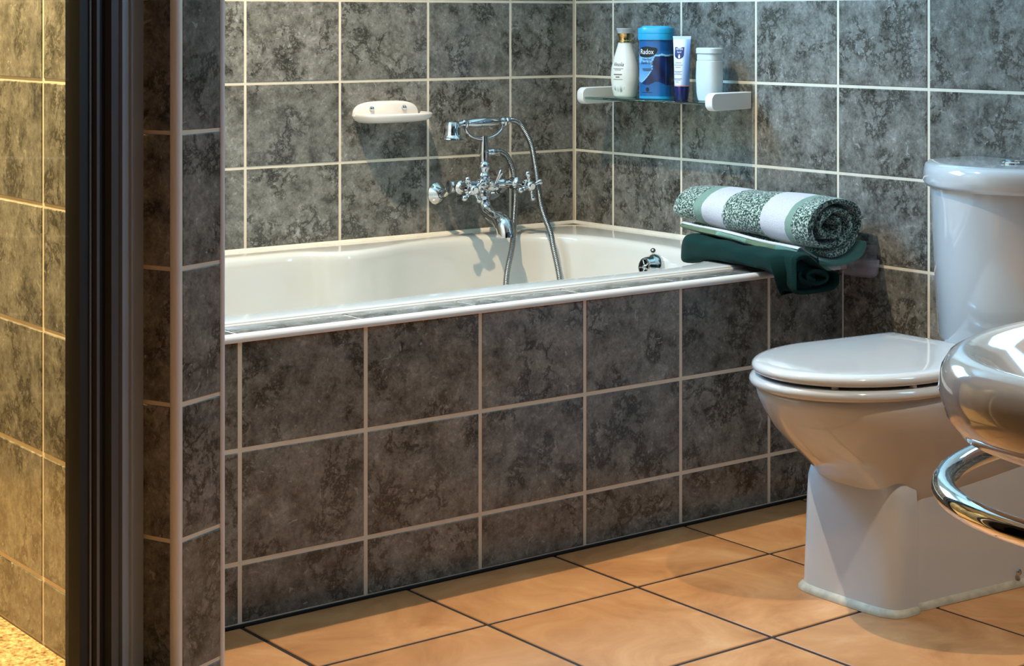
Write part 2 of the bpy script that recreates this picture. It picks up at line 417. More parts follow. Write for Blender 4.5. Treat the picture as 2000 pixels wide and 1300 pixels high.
lay_tiles(wr, (0, 0, 0), (0, 1, 0), (0, 0, 1), (-1, 0, 0), lines(-0.15902, TW, -3.32, -0.002), lines(ZR, TH, 0.0, 1.32), M_TILE,
          keep=lambda a, b: b > 0.5 or a < -0.97)
mesh('wall_paint', *join_geo([box_geo((-0.003, -3.33, 1.323), (0.01, -0.01, WZ0)), box_geo((-0.003, -3.33, WZ1), (0.01, -0.01, CEIL)), box_geo((-0.003, -3.33, WZ0), (0.01, RY0, WZ1)), box_geo((-0.003, RY1, WZ0), (0.01, -0.01, WZ1))]), M_PAINT, wr, False)
wf = box('wall_front', (-4.5, -4.7, 0), (0.1, -4.6, CEIL), M_DARKWALL); tag(wf, kind='structure')
wn = box('wall_basin', (-2.28, -4.6, 0), (0.0, -3.33, CEIL), M_DARKWALL); tag(wn, kind='structure')
wl_ = box('wall_left', (-4.5, -4.6, 0), (-4.4, 0, CEIL), M_DARKWALL); tag(wl_, kind='structure')
win = empty('window_1', (-1.10, 0.06, WZ0), kind='structure')
for lo, hi in (((WX0, 0.05, WZ0), (WX0 + 0.04, 0.09, WZ1)), ((WX1 - 0.04, 0.05, WZ0), (WX1, 0.09, WZ1)), ((WX0 + 0.04, 0.05, WZ0), (WX1 - 0.04, 0.09, WZ0 + 0.04)), ((WX0 + 0.04, 0.05, WZ1 - 0.04), (WX1 - 0.04, 0.09, WZ1)), ((-1.12, 0.05, WZ0 + 0.04), (-1.08, 0.067, WZ1 - 0.04))):
    box('window_frame', lo, hi, M_WHITEPL, win)
box('pane', (WX0 + 0.04, 0.068, WZ0 + 0.04), (WX1 - 0.04, 0.072, WZ1 - 0.04), M_GLASS, win)

win2 = empty('window_2', (0.06, -2.55, WZ0), kind='structure')
for lo, hi in (((0.05, RY0, WZ0), (0.09, RY0 + 0.04, WZ1)), ((0.05, RY1 - 0.04, WZ0), (0.09, RY1, WZ1)), ((0.05, RY0 + 0.04, WZ0), (0.09, RY1 - 0.04, WZ0 + 0.04)), ((0.05, RY0 + 0.04, WZ1 - 0.04), (0.09, RY1 - 0.04, WZ1))):
    box('window_frame', lo, hi, M_WHITEPL, win2)
box('pane', (0.068, RY0 + 0.04, WZ0 + 0.04), (0.072, RY1 - 0.04, WZ1 - 0.04), M_GLASS, win2)

# partition between shower and bath, ending in a slanted tiled pillar
th = math.radians(23.0)
e = Vector((math.cos(th), math.sin(th), 0)); dp = Vector((math.sin(th), -math.cos(th), 0))
K = Vector((-1.909, -1.404, 0)); E_ = K + e * 0.112
g = G
t_left = (-1.962 - K.x) / -dp.x
J = K - dp * t_left
foot = [(-1.962 + g, -0.0), (-1.962 + g, J.y), (K.x + g * 0.6, K.y + g * 0.8), (E_.x - g, E_.y + g), (-1.800, -1.20), (-1.800, 0)]
part = loft('wall_partition', [[(x, y, 0) for x, y in foot], [(x, y, CEIL) for x, y in foot]], M_GROUT, None, smooth=False); tag(part, kind='structure')
lay_tiles(part, (-1.962, 0, 0), (0, 1, 0), (0, 0, 1), (-1, 0, 0), lines(-1.04227, TW, J.y, -0.002), lines(0.9752, TH, 0.07, 1.9), M_TILE)
zp = lines(0.9065, TH, 0.0, 1.9)
lay_tiles(part, K, -dp, (0, 0, 1), -e, [0.009, t_left], zp, M_TILE, 0.006)
lay_tiles(part, K, e, (0, 0, 1), dp, [0.011, 0.106], zp, M_TILE, 0.006)
def corner_bead(name, p, r, h):
    lp = [[Vector((p.x + r * math.cos(a), p.y + r * math.sin(a), z)) for a in [2 * math.pi * k / 20 for k in range(20)]] for z in (0, h)]
    o = loft(name, lp, M_TRIM); tag(o, kind='structure'); return o
corner_bead('trim_1', K + e * 0.0055 - dp * 0.006, 0.0085, CEIL)
corner_bead('trim_2', E_ - e * 0.004 - dp * 0.006, 0.0075, CEIL)
# shower cubicle beyond the glass
fs_ = box('floor_shower', (-2.75, -1.62, 0.0), (-1.963, 0, 0.07), M_PEBBLE); tag(fs_, kind='structure')
ws = box('wall_shower', (-2.85, -1.66, 0), (-2.75, 0, CEIL), M_PAINT); tag(ws, kind='structure')

lay_tiles(wb, (0, 0, 0), (1, 0, 0), (0, 0, 1), (0, -1, 0), lines(-2.05, TW, -2.748, -1.963), lines(0.9752, TH, 0.07, 1.9), M_TILE)
lay_tiles(ws, (-2.743, 0, 0), (0, 1, 0), (0, 0, 1), (1, 0, 0), lines(-1.04227, TW, -1.60, -0.008), lines(0.9752, TH, 0.07, 1.9), M_TILE)
# ------------------------------------------------------------------ shower door (dark frame, glass leaf)
td = math.radians(26.0)
ed = Vector((-math.cos(td), -math.sin(td), 0)); nd = Vector((math.sin(td), -math.cos(td), 0))
D0 = Vector((-1.934, -1.354, 0))
door = empty('shower_door', D0, 'dark framed shower door with a clear glass leaf left of the tiled pillar', 'shower door')
def strip(name, s0, s1, n0, n1, mat, z0=0.07, z1=1.95):
    q = [D0 + ed * s + nd * n for s, n in ((s0, n0), (s1, n0), (s1, n1), (s0, n1))]
    return loft(name, [[Vector((p.x, p.y, z)) for p in q] for z in (z0, z1)], mat, door, smooth=False)
strip('wall_profile', 0.000, 0.029, -0.045, -0.004, M_ANOD2)
strip('profile_ridge', 0.029, 0.034, -0.045, 0.001, M_ANOD2)
strip('wall_profile_lip', 0.034, 0.050, -0.045, -0.003, M_ANOD2)
strip('shaded_recess', 0.050, 0.060, -0.045, -0.016, M_RUBBER_SHADE)  # dark gaps between the profiles: shade drawn as black strips
strip('hinge_stile', 0.060, 0.076, -0.040, -0.002, M_ANOD)
strip('shaded_recess', 0.076, 0.100, -0.040, -0.014, M_RUBBER_SHADE)
strip('stile_bead', 0.100, 0.106, -0.040, -0.004, M_ANOD)
strip('shaded_recess', 0.106, 0.113, -0.038, -0.012, M_RUBBER_SHADE)
strip('stile_bead', 0.113, 0.117, -0.038, -0.008, M_ANOD)
strip('glazing_seal', 0.117, 0.136, -0.036, -0.010, M_RUBBER_SHADE)
strip('glass_leaf', 0.134, 0.78, -0.026, -0.020, M_GLASS, 0.09, 1.93)
strip('closing_stile', 0.78, 0.84, -0.040, -0.004, M_ANOD)
strip('bottom_rail', 0.0, 0.84, -0.040, -0.004, M_ANOD, 0.0, 0.09)
strip('top_rail', 0.0, 0.84, -0.040, -0.004, M_ANOD, 1.93, 1.98)

# ------------------------------------------------------------------ tiled bath surround
PY = -0.973
LZ = 0.5165
sur = empty('bath_surround', (-0.9, PY, 0), 'grey tiled bath surround with a narrow tiled ledge and white edging', 'bath surround')
box('core', (-1.799, PY + 0.0015, 0.0), (-0.001, -0.8845, LZ - 0.0015), M_GROUT, sur)
px = lines(-1.56453, TW, -1.799, -0.002)
lay_tiles(sur, (0, PY, 0), (1, 0, 0), (0, 0, 1), (0, -1, 0), px, [0.002, 0.1115, 0.3115, 0.506], M_TILE, 0.0082, 'panel_tile')
lay_tiles(sur, (0, 0, LZ), (1, 0, 0), (0, 1, 0), (0, 0, 1), px, [-0.965, -0.884], M_TILE, 0.006, 'ledge_tile')
prof = [(PY + 0.008, LZ + 0.0008), (PY + 0.002, LZ + 0.0015), (PY - 0.005, LZ + 0.0003), (PY - 0.0095, LZ - 0.004), (PY - 0.0110, LZ - 0.009), (PY - 0.009, LZ - 0.0125), (PY + 0.002, LZ - 0.0135), (PY + 0.008, LZ - 0.012)]
loft('edge_trim', [[(x, y, z) for y, z in prof] for x in (-1.799, -0.003)], M_TRIM, sur, angle=50)
box('floor_joint', (-1.80, PY - 0.004, 0.0), (-0.002, PY + 0.001, 0.004), M_FGROUT, sur)

# ------------------------------------------------------------------ bathtub
tub = empty('bathtub', (-0.9, -0.45, 0.1), 'cream white built-in bathtub with a wavy inner rim', 'bathtub')
inner = [(-1.10, -0.084), (-0.955, -0.082), (-0.90, -0.098), (-0.862, -0.135), (-0.80, -0.150), (-0.71, -0.132), (-0.60, -0.092), (-0.48, -0.068), (-0.37, -0.078), (-0.28, -0.112), (-0.215, -0.165), (-0.172, -0.24), (-0.150, -0.33), (-0.148, -0.45),
         (-0.155, -0.57), (-0.185, -0.69), (-0.26, -0.785), (-0.38, -0.825), (-0.52, -0.832), (-0.66, -0.826), (-0.80, -0.812), (-0.95, -0.812), (-1.20, -0.822), (-1.48, -0.815), (-1.62, -0.765), (-1.69, -0.66), (-1.71, -0.45), (-1.69, -0.24), (-1.62, -0.13), (-1.46, -0.088), (-1.28, -0.084)]
IL = catmull([(x, y, 0) for x, y in inner], 8, True)
cx, cy = -0.93, -0.455
RZ = 0.523
loops = []
def sup(p, z, grow):
    ang = math.atan2((p.y - cy) / 0.44, (p.x - cx) / 0.87)
    c, s = math.cos(ang), math.sin(ang); k = (abs(c) ** 14 + abs(s) ** 14) ** (-1 / 14)
    x0, x1, y0, y1 = -1.798, -0.002, -0.888, -0.002
    return Vector(((x0 + x1) / 2 + ((x1 - x0) / 2 + grow) * c * k, (y0 + y1) / 2 + ((y1 - y0) / 2 + grow) * s * k, z))
for z, gr in ((0.40, -0.03), (0.505, -0.004), (0.5155, 0.0), (RZ - 0.003, 0.0), (RZ, -0.004), (RZ + 0.0005, -0.012)): loops.append([sup(p, z, gr) for p in IL])
for d, z in ((-0.010, RZ + 0.0005), (0.0, RZ - 0.0005), (0.007, RZ - 0.004), (0.012, RZ - 0.011), (0.015, RZ - 0.022), (0.019, 0.47), (0.028, 0.42), (0.042, 0.34), (0.06, 0.25), (0.085, 0.18), (0.12, 0.14), (0.17, 0.122), (0.24, 0.115), (0.33, 0.112)):
    loops.append([Vector((cx + (p.x - cx) * (1 - d / 0.80), cy + (p.y - cy) * (1 - d / 0.38), z)) for p in IL])
loft('tub_shell', loops, M_TUB, tub, False, True, angle=60)
# sealant along the walls
sp_ = [(0.000, 0), (-0.010, 0), (-0.008, 0.0035), (-0.004, 0.007), (0, 0.008)]
loft('sealant', [[(x, y - 0.0005, RZ - 0.001 + z) for y, z in sp_] for x in (-1.79, -0.001)], M_SEAL, tub)
loft('sealant', [[(x - 0.0005, y, RZ - 0.001 + z) for x, z in sp_] for y in (-0.001, -0.885)], M_SEAL, tub)
loft('sealant', [[(x, y, LZ + z * 0.5) for y, z in ((-0.886, 0), (-0.8915, 0), (-0.8905, 0.004), (-0.886, 0.008))] for x in (-1.79, -0.003)], M_TRIM, tub)
# overflow with star wheel, maker's badge
OV = Vector((-0.174, -0.518, 0.470)); OA = Vector((-0.97, 0.06, 0.14)).normalized()
ov = lathe('overflow_cap', [(0.034, -0.006), (0.034, 0.002), (0.033, 0.007), (0.030, 0.013), (0.026, 0.018), (0.024, 0.030), (0.022, 0.033), (0.018, 0.034), (0.018, 0.026), (0.0, 0.026)], OV, OA, M_CHROME, tub, 36)
so = OV + OA * 0.026
U1 = OA.orthogonal().normalized(); U2 = OA.cross(U1)
parts = [loft_geo(lathe_loops([(0.006, 0.0), (0.007, 0.006), (0.004, 0.009), (0, 0.009)], so, OA, 14))]
for k in range(5):
    a = 2 * math.pi * k / 5 + 0.3; dv = U1 * math.cos(a) + U2 * math.sin(a)
    parts.append(loft_geo(tube_geo([so + OA * 0.004, so + dv * 0.010 + OA * 0.004, so + dv * 0.0185 + OA * 0.005], 0.0024, 8)))
w = mesh('star_wheel', *join_geo(parts), M_CHROME, ov)
lathe('dark_ring', [(0.0178, 0.0), (0.0178, 0.0012), (0.0, 0.0012)], so, OA, M_RUBBER_SHADE, ov, 24)
BD = Vector((-0.1625, -0.499, 0.5105)); BA = Vector((-0.88, 0.05, 0.45)).normalized()
bd = lathe('badge', [(0.0085, -0.006), (0.0085, 0.0006), (0.0, 0.0008)], BD, BA, M_BLACK, tub, 24, 1.0, 0.62, ref=(0, 1, 0))
lathe('badge_mark', [(0.0045, 0.0), (0.0045, 0.0011), (0.0, 0.0011)], BD, BA, M_SEAL, bd, 4, 1.0, 0.55, ref=(0, 1, 0))

# ------------------------------------------------------------------ bath mixer tap
XC, YB, ZB = -0.365, -0.080, 0.652
X1, X2 = -0.456, -0.276
tap = empty('mixer_tap', (XC, 0, ZB), 'chrome wall-mounted bath mixer tap with two cross handles and a curved spout', 'tap')
for x in (X1, X2):
    lathe('wall_flange', [(0.029, 0.0), (0.029, 0.003), (0.026, 0.007), (0.018, 0.016), (0.012, 0.021), (0.0115, 0.026), (0.0, 0.026)], (x, 0, 0.628), (0, -1, 0), M_CHROME, tap, 32)
    tube('inlet_elbow', catmull([(x, -0.015, 0.628), (x, -0.032, 0.629), (x, -0.05, 0.640), (x, -0.064, 0.650), (x, YB, ZB)], 6), 0.0098, M_CHROME, tap, 18)
lathe('body_bar', [(0.012, -0.112), (0.0165, -0.110), (0.0175, -0.102), (0.0165, -0.094), (0.0135, -0.092), (0.0135, -0.062), (0.0155, -0.058), (0.0155, -0.05), (0.0125, -0.046), (0.0125, -0.026), (0.017, -0.022), (0.0195, -0.010), (0.020, 0.0), (0.0195, 0.010), (0.017, 0.022), (0.0125, 0.026), (0.0125, 0.05), (0.0145, 0.054), (0.0145, 0.060), (0.0125, 0.064), (0.0125, 0.094), (0.0155, 0.096), (0.0155, 0.104), (0.010, 0.108), (0.0, 0.108)], (XC, YB, ZB), (1, 0, 0), M_CHROME, tap, 28)
def cross_handle(x, rot):
    st = lathe('valve_stem', [(0.0165, 0.0), (0.0175, 0.014), (0.0175, 0.022), (0.0135, 0.026), (0.0105, 0.034), (0.010, 0.046), (0.014, 0.050), (0.014, 0.056), (0.0095, 0.060), (0.0085, 0.068), (0.0, 0.068)], (x, YB - 0.004, ZB), (0, -1, -0.04), M_CHROME, tap, 24)
    hc = Vector((x, YB - 0.078, ZB - 0.003)); ax = Vector((0, -1, -0.04)).normalized()
    u = Vector((1, 0, 0)); v = ax.cross(u)
    ps = [loft_geo(lathe_loops([(0.0085, -0.012), (0.0125, -0.008), (0.0135, 0.0), (0.0125, 0.007), (0.0095, 0.010), (0.0088, 0.0105), (0.0, 0.0115)], hc, ax, 24))]
    for k in range(4):
        a = rot + k * math.pi / 2; d = u * math.cos(a) + v * math.sin(a)
        ps.append(loft_geo(lathe_loops([(0.0058, 0.006), (0.0046, 0.014), (0.0042, 0.020), (0.0060, 0.0225), (0.0048, 0.025), (0.0066, 0.028), (0.0078, 0.0325), (0.0072, 0.0365), (0.0045, 0.0395), (0.0, 0.0402)], hc, d, 14)))
    h = mesh('cross_handle', *join_geo(ps), M_CHROME, tap)
    lathe('index_cap', [(0.0068, 0.0), (0.0068, 0.0006), (0.0, 0.0006)], hc + ax * 0.0113, ax, M_WHITEPL, h, 20)
    return h, hc, ax
h1, hc1, ax1 = cross_handle(X1, 0.62)
h2, hc2, ax2 = cross_handle(X2, 0.28)
# spout
lathe('spout_collar', [(0.016, 0.0), (0.018, 0.006), (0.018, 0.014), (0.0145, 0.018), (0.0, 0.018)], (XC, YB, ZB - 0.014), (0, 0, -1), M_CHROME, tap, 24)
sc = catmull([(XC, YB, ZB - 0.028), (XC, YB - 0.001, ZB - 0.048), (XC, YB - 0.013, ZB - 0.066), (XC, YB - 0.040, ZB - 0.078), (XC, YB - 0.066, ZB - 0.086), (XC, YB - 0.086, ZB - 0.100), (XC, YB - 0.094, ZB - 0.118), (XC, YB - 0.096, ZB - 0.128)], 8)
tube('spout', sc, [0.0165, 0.0165, 0.0170, 0.0185, 0.0215, 0.0255, 0.0265, 0.0265], M_CHROME, tap, 24)
# diverter
lathe('diverter_body', [(0.013, 0.0), (0.0145, 0.018), (0.0145, 0.030), (0.011, 0.036), (0.0085, 0.044), (0.0, 0.046)], (XC, YB - 0.010, ZB - 0.002), (0, -1, 0), M_CHROME, tap, 24)
lathe('diverter_lever', [(0.0042, 0.0), (0.0040, 0.012), (0.0062, 0.030), (0.0070, 0.037), (0.0058, 0.043), (0.0, 0.045)], (XC, YB - 0.045, ZB), (0.38, -0.18, 0.9), M_CHROME, tap, 16)
# riser and cradle
lathe('riser', [(0.0155, 0.0), (0.0165, 0.008), (0.0165, 0.012), (0.0115, 0.018), (0.012, 0.024), (0.0165, 0.030), (0.0175, 0.036), (0.0155, 0.042), (0.0115, 0.046), (0.0125, 0.064), (0.0118, 0.080), (0.0092, 0.103), (0.0085, 0.112), (0.0, 0.112)], (XC, YB, ZB + 0.012), (0, 0, 1), M_CHROME, tap, 24)
cr = catmull([(XC - 0.061, YB, 0.803), (XC - 0.055, YB, 0.790), (XC - 0.040, YB, 0.777), (XC - 0.015, YB, 0.7695), (XC + 0.015, YB, 0.7695), (XC + 0.040, YB, 0.778), (XC + 0.056, YB, 0.791), (XC + 0.063, YB, 0.806)], 6)
tube('cradle', cr, 0.0042, M_CHROME, tap, 12)
lathe('cradle_boss', [(0.0085, 0.0), (0.0078, 0.008), (0.004, 0.011), (0.0, 0.011)], (XC, YB, 0.760), (0, 0, 1), M_CHROME, tap, 18)
for s in (-1, 1):
    xx = XC + s * 0.062; R = []
    for k in range(9):
        a = math.pi * (1.0 + k / 8)
        R.append((xx, YB + 0.0125 * math.cos(a), 0.811 + 0.0125 * math.sin(a)))
    tube('cradle_hook', R, 0.0036, M_CHROME, tap, 10)
lathe('hose_elbow', [(0.0085, 0.008), (0.0085, 0.018), (0.0098, 0.020), (0.0098, 0.030), (0.0085, 0.032), (0.0085, 0.042), (0.007, 0.044), (0.0, 0.044)], (XC, YB, 0.734), (1, -0.1, 0), M_CHROME, tap, 20)

# hand shower lying in the cradle
ZH = 0.811
hs = empty('hand_shower', (XC, YB, ZH), 'chrome telephone-style hand shower resting in the tap cradle', 'hand shower')
lathe('grip', [(0.0075, -0.070), (0.0105, -0.066), (0.0105, -0.056), (0.0085, -0.053), (0.0098, -0.048), (0.0122, -0.03), (0.0130, -0.005), (0.0122, 0.02), (0.0095, 0.045), (0.0080, 0.052), (0.0105, 0.056), (0.0105, 0.064), (0.0085, 0.068), (0.0115, 0.070), (0.0118, 0.078), (0.009, 0.082), (0.0, 0.082)], (XC, YB, ZH), (1, 0, 0.02), M_CHROME, hs, 24)
tube('neck', [(XC - 0.066, YB, ZH - 0.001), (XC - 0.082, YB, ZH - 0.003), (XC - 0.094, YB, ZH - 0.008)], [0.0082, 0.0075, 0.010], M_CHROME, hs, 18)
HX = XC - 0.100
lathe('shower_head', [(0.0, 0.014), (0.009, 0.0135), (0.017, 0.0095), (0.0210, 0.001), (0.0222, -0.010), (0.0228, -0.022), (0.0245, -0.026), (0.0305, -0.031), (0.0310, -0.034), (0.028, -0.036), (0.0, -0.037)], (HX, YB, ZH - 0.006), (0.04, 0, 1), M_CHROME, hs, 28)

# ribbed hose
hp = catmull([(XC + 0.080, YB, ZH + 0.002), (-0.268, -0.082, 0.812), (-0.249, -0.085, 0.799), (-0.229, -0.10, 0.751), (-0.233, -0.125, 0.693), (-0.250, -0.17, 0.597), (-0.248, -0.205, 0.533), (-0.249, -0.218, 0.497), (-0.241, -0.235, 0.413), (-0.25, -0.265, 0.28), (-0.30, -0.31, 0.17), (-0.37, -0.29, 0.17), (-0.395, -0.235, 0.28), (-0.378, -0.19, 0.41), (-0.339, -0.165, 0.501), (-0.307, -0.13, 0.561), (-0.280, -0.10, 0.622), (-0.279, -0.09, 0.681), (-0.295, -0.085, 0.721), (-0.318, -0.084, 0.734), (XC + 0.040, YB - 0.004, 0.734)], 14)
hp = resample(hp, 0.0011)
lp = tube_geo(hp, 1.0, 10)
lo2 = []
for i, (p, L) in enumerate(zip(hp, lp)):
    r = (0.0070, 0.0078, 0.0078, 0.0064)[i % 4]
    lo2.append([p + (q - p) * r for q in L])
hose = loft('shower_hose', lo2, M_HOSE, None, True, True, True, 80)
tag(hose, 'ribbed chrome shower hose hanging from the hand shower into the bathtub', 'hose')

# ------------------------------------------------------------------ soap dish
sd = empty('soap_dish', (-0.61, 0, 0.83), 'cream ceramic soap dish screwed to the tiled wall above the bathtub', 'soap dish')
def dish_loop(z, grow, dy):
    out = []
    for k in range(49):
        a = math.pi * k / 48
        c, s = math.cos(a), math.sin(a)
        out.append(Vector((-0.606 + (0.106 + grow) * (abs(c) ** 0.75) * (1 if c > 0 else -1), -(0.092 + grow + dy) * (s ** 0.62) , z)))
    return out
lps = [dish_loop(0.8145, -0.040, -0.03), dish_loop(0.817, -0.020, -0.016), dish_loop(0.823, -0.008, -0.004), dish_loop(0.830, -0.002, 0.0), dish_loop(0.838, 0.0, 0.0), dish_loop(0.8405, -0.002, 0), dish_loop(0.8405, -0.006, 0), dish_loop(0.836, -0.010, 0), dish_loop(0.833, -0.03, -0.02)]
loft('tray', lps, M_BASIN, sd, True, True, angle=60)
bpz = []
for k in range(33):
    a = math.pi * k / 32; bpz.append((-0.617 + 0.096 * math.copysign(abs(math.cos(a)) ** 0.6, math.cos(a)), 0.834 + 0.036 * math.sin(a) ** 0.75))
loft('back_plate', [[(x, -0.001, z) for x, z in bpz], [(x, -0.010, z) for x, z in bpz], [(-0.617 + (x + 0.617) * 0.97, -0.013, 0.834 + (z - 0.834) * 0.93) for x, z in bpz]], M_BASIN, sd, angle=60)
for x in (-0.664, -0.567):
    lathe('screw', [(0.0068, 0.0), (0.0068, 0.002), (0.0055, 0.005), (0.002, 0.0065), (0.0, 0.0066)], (x, -0.0125, 0.852), (0, -1, 0), M_CHROME, sd, 18)

# ------------------------------------------------------------------ glass shelf
SZ = 0.874
sh = empty('glass_shelf', (-0.065, -0.43, 0.87), 'green-edged glass shelf on two white brackets on the right wall', 'shelf')
box('glass_pane', (-0.127, -0.662, SZ - 0.006), (-0.006, -0.186, SZ), M_SHELFGLASS, sh, 0.001, 1)
def bracket(y0, y1):
    pr = []
    r = 0.016
    x1_, x0_, z0_, z1_ = -0.134, -0.001, 0.855, 0.898
    for cxx, czz, a0 in ((x1_ + r, z1_ - r, 90), (x1_ + r, z0_ + r, 180)):
        for k in range(7):
            a = math.radians(a0 + k * 15); pr.append((cxx + r * math.cos(a), czz + r * math.sin(a)))
    pr += [(x0_, z0_ + 0.003), (x0_, z1_ + 0.001)]
    c = Vector((-0.068, 0.877))
    def lp_(y, s): return [(c.x + (x - c.x) * (1 - s * 0.02), y, c.y + (z - c.y) * (1 - s * 0.08)) for x, z in pr]
    return loft('bracket', [lp_(y0, 1), lp_(y0 - 0.003, 0), lp_(y1 + 0.003, 0), lp_(y1, 1)], M_WHITEPL, sh, angle=50)
bracket(-0.172, -0.196); bracket(-0.652, -0.676)

# ------------------------------------------------------------------ toiletries on the shelf
def oval(cx_, cy_, z, a, b, n=2.0, seg=64):
    out = []
    for k in range(seg):
        t = 2 * math.pi * k / seg; c, s = math.cos(t), math.sin(t)
        out.append(Vector((cx_ + a * math.copysign(abs(c) ** (2 / n), c), cy_ + b * math.copysign(abs(s) ** (2 / n), s), z)))
    return out
def print_colours(o, fn):
    ca = o.data.color_attributes.new('print', 'FLOAT_COLOR', 'POINT')
    for i, v in enumerate(o.data.vertices): ca.data[i].color = fn(v.co)
def text_on(body, mat, name, parent, surf, yc, zc, height, shear=0.0, wide=1.0, xmax=None):
    """flat lettering wrapped on a bottle front that faces the room (-x); reads left to right towards -y"""
    cu = bpy.data.curves.new(name, 'FONT'); cu.body = body; cu.size = 1.0; cu.align_x = 'CENTER'; cu.align_y = 'CENTER'; cu.shear = shear; cu.resolution_u = 3
    to = bpy.data.objects.new(name, cu); COL.objects.link(to)
    dg = bpy.context.evaluated_depsgraph_get(); me = bpy.data.meshes.new_from_object(to.evaluated_get(dg))
    bpy.data.objects.remove(to)
    for v in me.vertices:
        yy = yc - v.co.x * height * wide; zz = zc + v.co.y * height
        v.co = Vector((surf(yy, zz) - 0.0005, yy, zz))
    me.materials.clear(); me.materials.append(mat)
    o = bpy.data.objects.new(name, me); COL.objects.link(o); attach(o, parent)
    return o
def dash_on(mat, name, parent, surf, yc, zc, w_, h_, n=6):
    vs, fs = [], []
    for i in range(n + 1):
        y = yc + w_ / 2 - w_ * i / n
        vs += [(surf(y, zc) - 0.0005, y, zc - h_ / 2), (surf(y, zc) - 0.0005, y, zc + h_ / 2)]
        if i: fs.append((2 * i - 2, 2 * i, 2 * i + 1, 2 * i - 1))
    return mesh(name, vs, fs, mat, parent, False)

BX = -0.066
# cream lotion bottle
B1 = Vector((BX, -0.284, SZ + 0.0005))
lo_ = empty('lotion_bottle', B1, 'cream lotion bottle with a gold collar at the far end of the glass shelf', 'bottle')
def prof_l(z):
    P = [(0, 0.70), (0.004, 0.80), (0.02, 0.90), (0.04, 0.985), (0.055, 1.0), (0.075, 0.955), (0.10, 0.80), (0.125, 0.60), (0.141, 0.48)]
    for (a, b), (c, d) in zip(P, P[1:]):
        if z <= c: return b + (d - b) * max(0, (z - a)) / (c - a)
    return P[-1][1]
LA, LB = 0.0300, 0.0385
zs = [0.141 * k / 70 for k in range(71)]
body = loft('bottle_body', [oval(B1.x, B1.y, B1.z + z, (LA * prof_l(z) if z < 0.1 else LA * prof_l(z) + (z - 0.1) * 0.02), LB * prof_l(z) * (1 if z < 0.1 else 1 - (z - 0.1) * 2.2), 2.1, 96) for z in zs], vcol_mat('cream_lotion_print', 0.25, 0.3), lo_, angle=60)
def surf_l(y, z):
    zz = z - B1.z; a = LA * prof_l(zz); b = LB * prof_l(zz); q = min(abs((y - B1.y) / b), 0.999)
    return B1.x - a * (1 - q ** 2.1) ** (1 / 2.1)
cream = srgb(232, 226, 212); olive = srgb(120, 110, 40); leaf = srgb(70, 78, 30); petal = srgb(238, 236, 228)
def clip01(v): return max(0.0, min(1.0, v))
def lerp4(a, b, t): t = clip01(t); return tuple(a[i] + (b[i] - a[i]) * t for i in range(4))
def art_l(c):
    y, z = c.y - B1.y, c.z - B1.z
    if c.x > B1.x: return cream
    yy = y + 0.0                       # panel is an upright oval, flowers in its lower third
    if ((yy) / 0.024) ** 2 + ((z - 0.055) / 0.043) ** 2 < 1 and z < 0.040:
        k = 0.5 + 0.5 * math.sin(y * 330 + 0.6) * math.cos(z * 150)
        low = clip01((0.036 - z) / 0.022)
        return lerp4(petal, leaf if k > 0.62 else olive, low * abs(k - 0.42) * 1.9)
    return cream
print_colours(body, art_l)
text_on('Vinolia', M_BLACK, 'lettering', lo_, surf_l, B1.y + 0.002, B1.z + 0.084, 0.0145, 0.25, 0.82)
for zz, ww in ((0.0735, 0.032), (0.070, 0.020), (0.0585, 0.026), (0.052, 0.012), (0.046, 0.030)):
    dash_on(plain('grey_print', srgb(120, 112, 100), 0.5), 'fine_print', lo_, surf_l, B1.y + 0.002, B1.z + zz, ww, 0.0013 if zz not in (0.0585, 0.052) else 0.003)
lathe('collar', [(0.0185, 0.141), (0.0185, 0.144), (0.0165, 0.146), (0.0160, 0.153), (0.0185, 0.160), (0.0190, 0.1635), (0.0, 0.1635)], B1, (0, 0, 1), M_CAPGOLD, lo_, 32)
lathe('cap', [(0.0185, 0.1636), (0.0195, 0.168), (0.0220, 0.1755), (0.0215, 0.1765), (0.0, 0.1765)], B1, (0, 0, 1), M_FROST, lo_, 32)

# blue bath salts tub
B2 = Vector((BX, -0.405, SZ + 0.0005))
bt = empty('bath_salts_tub', B2, 'tall blue bath salts tub with a wave print on the glass shelf', 'bath salts')
TA, TB, TN = 0.0305, 0.0430, 2.7
def surf_t(y, z):
    q = min(abs((y - B2.y) / TB), 0.999); return B2.x - TA * (1 - q ** TN) ** (1 / TN)
zs = [0.001 + 0.147 * k / 110 for k in range(111)]
tb_ = loft('tub_body', [oval(B2.x, B2.y, B2.z + z, TA, TB, TN, 200) for z in zs], vcol_mat('blue_wave_print', 0.3, 0.3), bt, angle=60)
sky1, sky2, deep, navy_, foam, mid_ = srgb(16, 92, 152), srgb(120, 178, 222), srgb(8, 40, 92), srgb(6, 18, 58), srgb(150, 206, 232), srgb(22, 110, 176)
def lerp(a, b, t): t = max(0, min(1, t)); return tuple(a[i] + (b[i] - a[i]) * t for i in range(4))
